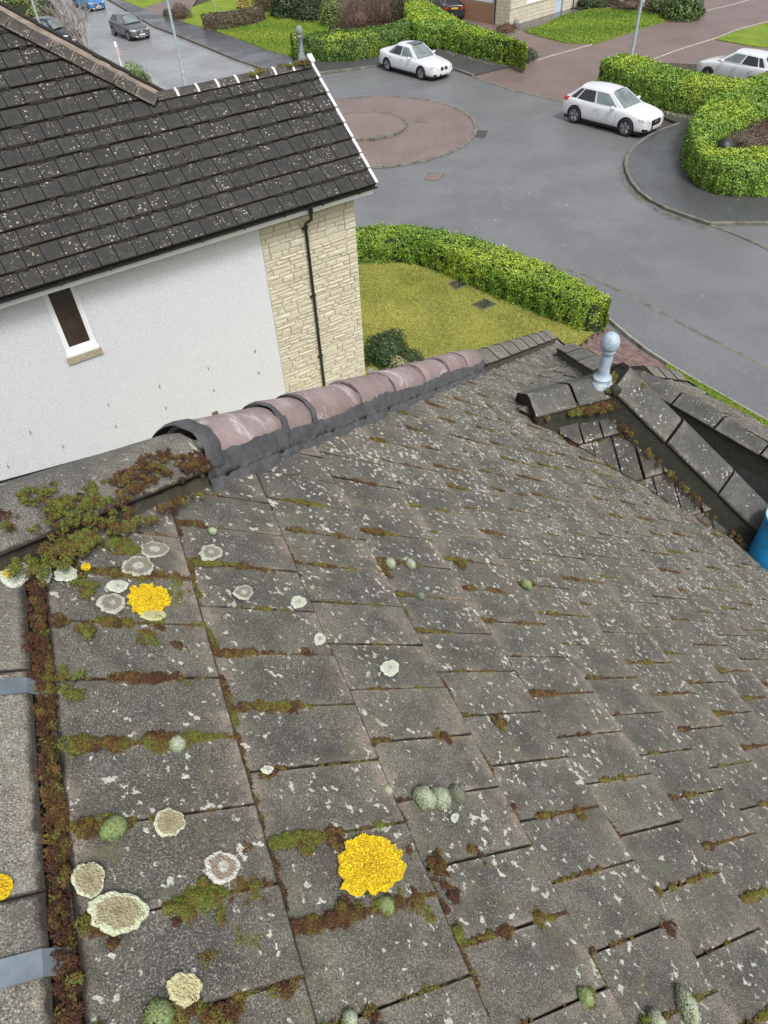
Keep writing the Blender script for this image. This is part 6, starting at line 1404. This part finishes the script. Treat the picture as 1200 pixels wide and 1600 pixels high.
    for s_ in (1, -1):
        panel('headlight', [(xf - .10, s_ * .40, .56 + zf), (xf - .38, s_ * .80 * kx, .60 + zf), (xf - .42, s_ * .79 * kx, .72 + zf), (xf - .15, s_ * .42, .67 + zf)], M['lampglass'], .03, dr=.008)
        if kind == 'saloon': panel('tail_light', [(xr + .03, s_ * .45, .72), (xr + .22, s_ * .84 * kx, .74), (xr + .22, s_ * .82 * kx, .88), (xr + .03, s_ * .45, .88)], M['red'], .03, dr=.008)
        else: panel('tail_light', [(xr + .02, s_ * .50, .80 + zf), (xr + .28, s_ * .84 * kx, .82 + zf), (xr + .30, s_ * .82 * kx, .97 + zf), (xr + .05, s_ * .52, .94 + zf)], M['red'], .03, dr=.008)
        # mirrors
        m = MB(); pm = T((xb0 - .42, s_ * (.97 * kx), zb + .06)); m.lathe([(.02, -.11), (.075, -.09), (.095, 0), (.085, .08), (.03, .11)], (0, 0, 0), 8); V = np.array(m.v); V = V[:, [1, 2, 0]] * np.array([.7, 1.1, .75]); mm = MB(); mm.add([pm + (hx * v[0] + hy * v[1] + Z * v[2]) * sc_ for v in V], m.f); mm.tube([T((xb0 - .40, s_ * .80 * kx, zb + .0)), pm], .03 * sc_, 6); mm.build('mirror', paintm, t, auto=50)
        # door handles and seams
        for x in (.02, -.90):
            m = MB(); m.box(T((x - .22, s_ * (.915 * kx * .985), belt - .12 + zf)), (.18 * sc_, .03 * sc_, .03 * sc_), [hx, hy, Z], bev=.005); m.build('door_handle', paintm, t)
    for yy, mt in ((0, plate_mat),):
        if plate_mat == 'plate':
            pl = MB(); pz = .36 + zf if grille != 'tall' else .38; pl.box(T((xf + .05, 0, pz)), (.02 * sc_, .52 * sc_, .115 * sc_), [hx, hy, Z]); po = pl.build('number_plate', M['plate'], t); px0 = xf + .063
        else:
            pl = MB(); pz = .80; pl.box(T((xr - .03, 0, pz)), (.02 * sc_, .52 * sc_, .12 * sc_), [hx, hy, Z]); po = pl.build('number_plate', M['yplate'], t); px0 = xr - .043
        m = MB()
        for k in range(7):
            yk = (k - 3) * .062 + (.02 if k > 3 else 0); 
            m.box(T((px0, yk, pz)), (.004 * sc_, .012 * sc_, .075 * sc_), [hx, hy, Z]); m.box(T((px0, yk + .014, pz + (.03 if k % 2 else -.03))), (.004 * sc_, .034 * sc_, .012 * sc_), [hx, hy, Z])
        m.build('lettering', M['ink'], po)
    # wheels
    for sx in (wb / 2, -wb / 2):
        for s_ in (1, -1):
            wc = T((sx, s_ * (Wd / 2 - .115), wr)); ax = [hx, Z, hy * s_]; m = MB(); r = wr * sc_; wd = .11 * sc_
            m.lathe([(r * .66, -wd), (r * .9, -wd), (r, -wd * .75), (r, wd * .75), (r * .92, wd), (r * .72, wd * 1.02), (r * .70, wd * .6), (r * .66, -wd * .2)], wc, 28, ax); wo = m.build('wheel', M['tyre'], t, auto=40)
            m = MB(); m.lathe([(r * .72, wd * .86), (r * .70, wd * 1.0), (r * .655, wd * .9), (r * .63, wd * .1), (r * .02, wd * .05)], wc, 28, ax)
            m.build('rim_barrel', M['rimdark'], wo, auto=40)
            m = MB()
            for k in range(5):
                for dq in (-.17, .17):
                    q0 = 2 * PI * k / 5 + .3; a_in = q0 + dq * 1.2; a_o = q0 + dq * 1.3; pin = wc + (hx * math.cos(a_in) + Z * math.sin(a_in)) * r * .12 + hy * s_ * wd * .62; po_ = wc + (hx * math.cos(a_o) + Z * math.sin(a_o)) * r * .68 + hy * s_ * wd * .88
                    m.tube([pin, po_], [.030 * sc_, .026 * sc_], 5)
            m.lathe([(r * .02, wd * .75), (r * .15, wd * .72), (r * .16, wd * .4)], wc, 14, ax); m.build('rim', M[rims], wo, auto=40)
    # dark underside
    m = MB(); m.box(T((0, 0, .20 + zf)), ((L - .5) * sc_, (Wd - .25) * sc_, .12 * sc_), [hx, hy, Z]); m.build('underbody', M['ink'], t)
    for s_ in (1, -1):
        for x in (wb / 2 - .55, -.10, -1.0):
            panel('door_seam', [(x, s_ * .93 * kx, .36 + zf), (x + .014, s_ * .93 * kx, .36 + zf), (x + .014, s_ * .90 * kx, .90 + zf), (x, s_ * .90 * kx, .90 + zf)], M['rimdark'], .02, dr=.0015)
    return t
def place(rear_px, front_px, side, wb, Wd, sc_=None):
    """rear and front wheel contacts on the visible side; side=-1 if that is the car's right"""
    r, f = g2(*rear_px), g2(*front_px); d = f - r; L = np.linalg.norm(d); d /= L; s = L / wb if sc_ is None else sc_; left = np.array([-d[1], d[0]]); c = (r + f) / 2 - left * side * (Wd / 2 - .1) * s
    return c, math.atan2(d[1], d[0]), s
c, h_, s = place((896.5, 192), (975.5, 212.5), -1, 2.62, 1.8)
car('hatchback', 'white five door hatchback parked half on the kerb at the right of the junction', c, h_, s, M['pwhite'], 4.31, 1.8, 1.43, 2.62, 'hatch', grille='tall')
c, h_, s = place((608.7, 110.7), (658, 124), -1, 2.96, 1.9)
car('saloon', 'white four door saloon with dark sunroof parked by the clipped hedge', c, h_, s * 1.06, M['pwhite'], 4.9, 1.9, 1.46, 2.96, 'saloon', grille='kidney', sunroof=True)
c, h_, s = place((184, 56.5), (203.5, 63), -1, 2.73, 1.85)
s = .85
car('crossover', 'grey crossover car driving along the upper road towards the roundabout', c, h_, s, M['psilver'], 4.4, 1.85, 1.60, 2.73, 'suv')
hm = h_
c2 = g2(155, 17); dd2 = np.array([math.cos(hm), math.sin(hm)]); c2 = c2 - dd2 * 2.0 * .85
car('hatchback', 'bright blue hatchback at the top edge of the upper road', c2, hm, .85, M['pblue'], 4.2, 1.8, 1.47, 2.6, 'hatch')
c, h_, s = place((1178, 146), (1096, 127), 1, 2.64, 1.85, .98)
car('crossover', 'white crossover car behind the hedge at the right edge', c, h_, s, M['pwhite'], 4.45, 1.85, 1.60, 2.64, 'suv')
rc = g2(710, 33); hd_ = math.atan2(*(g2(680, -30) - rc)[::-1]); c3 = rc + np.array([math.cos(hd_), math.sin(hd_)]) * 2.2
car('saloon', 'dark blue saloon with yellow rear plate parked beside the stone house', c3, hd_, .92, M['pblack'], 4.6, 1.8, 1.43, 2.8, 'saloon', plate_mat='yplate')
rc = g2(104, 76); lf = g2(40, 66); hd_ = math.atan2(*(rc - lf)[::-1]); c4 = rc - np.array([math.cos(hd_), math.sin(hd_)]) * 2.0 + np.array([-math.sin(hd_), math.cos(hd_)]) * .8
car('crossover', 'black crossover car in the top left corner behind the roof edge', c4, hd_, .9, M['pblack'], 4.6, 1.85, 1.65, 2.7, 'suv')
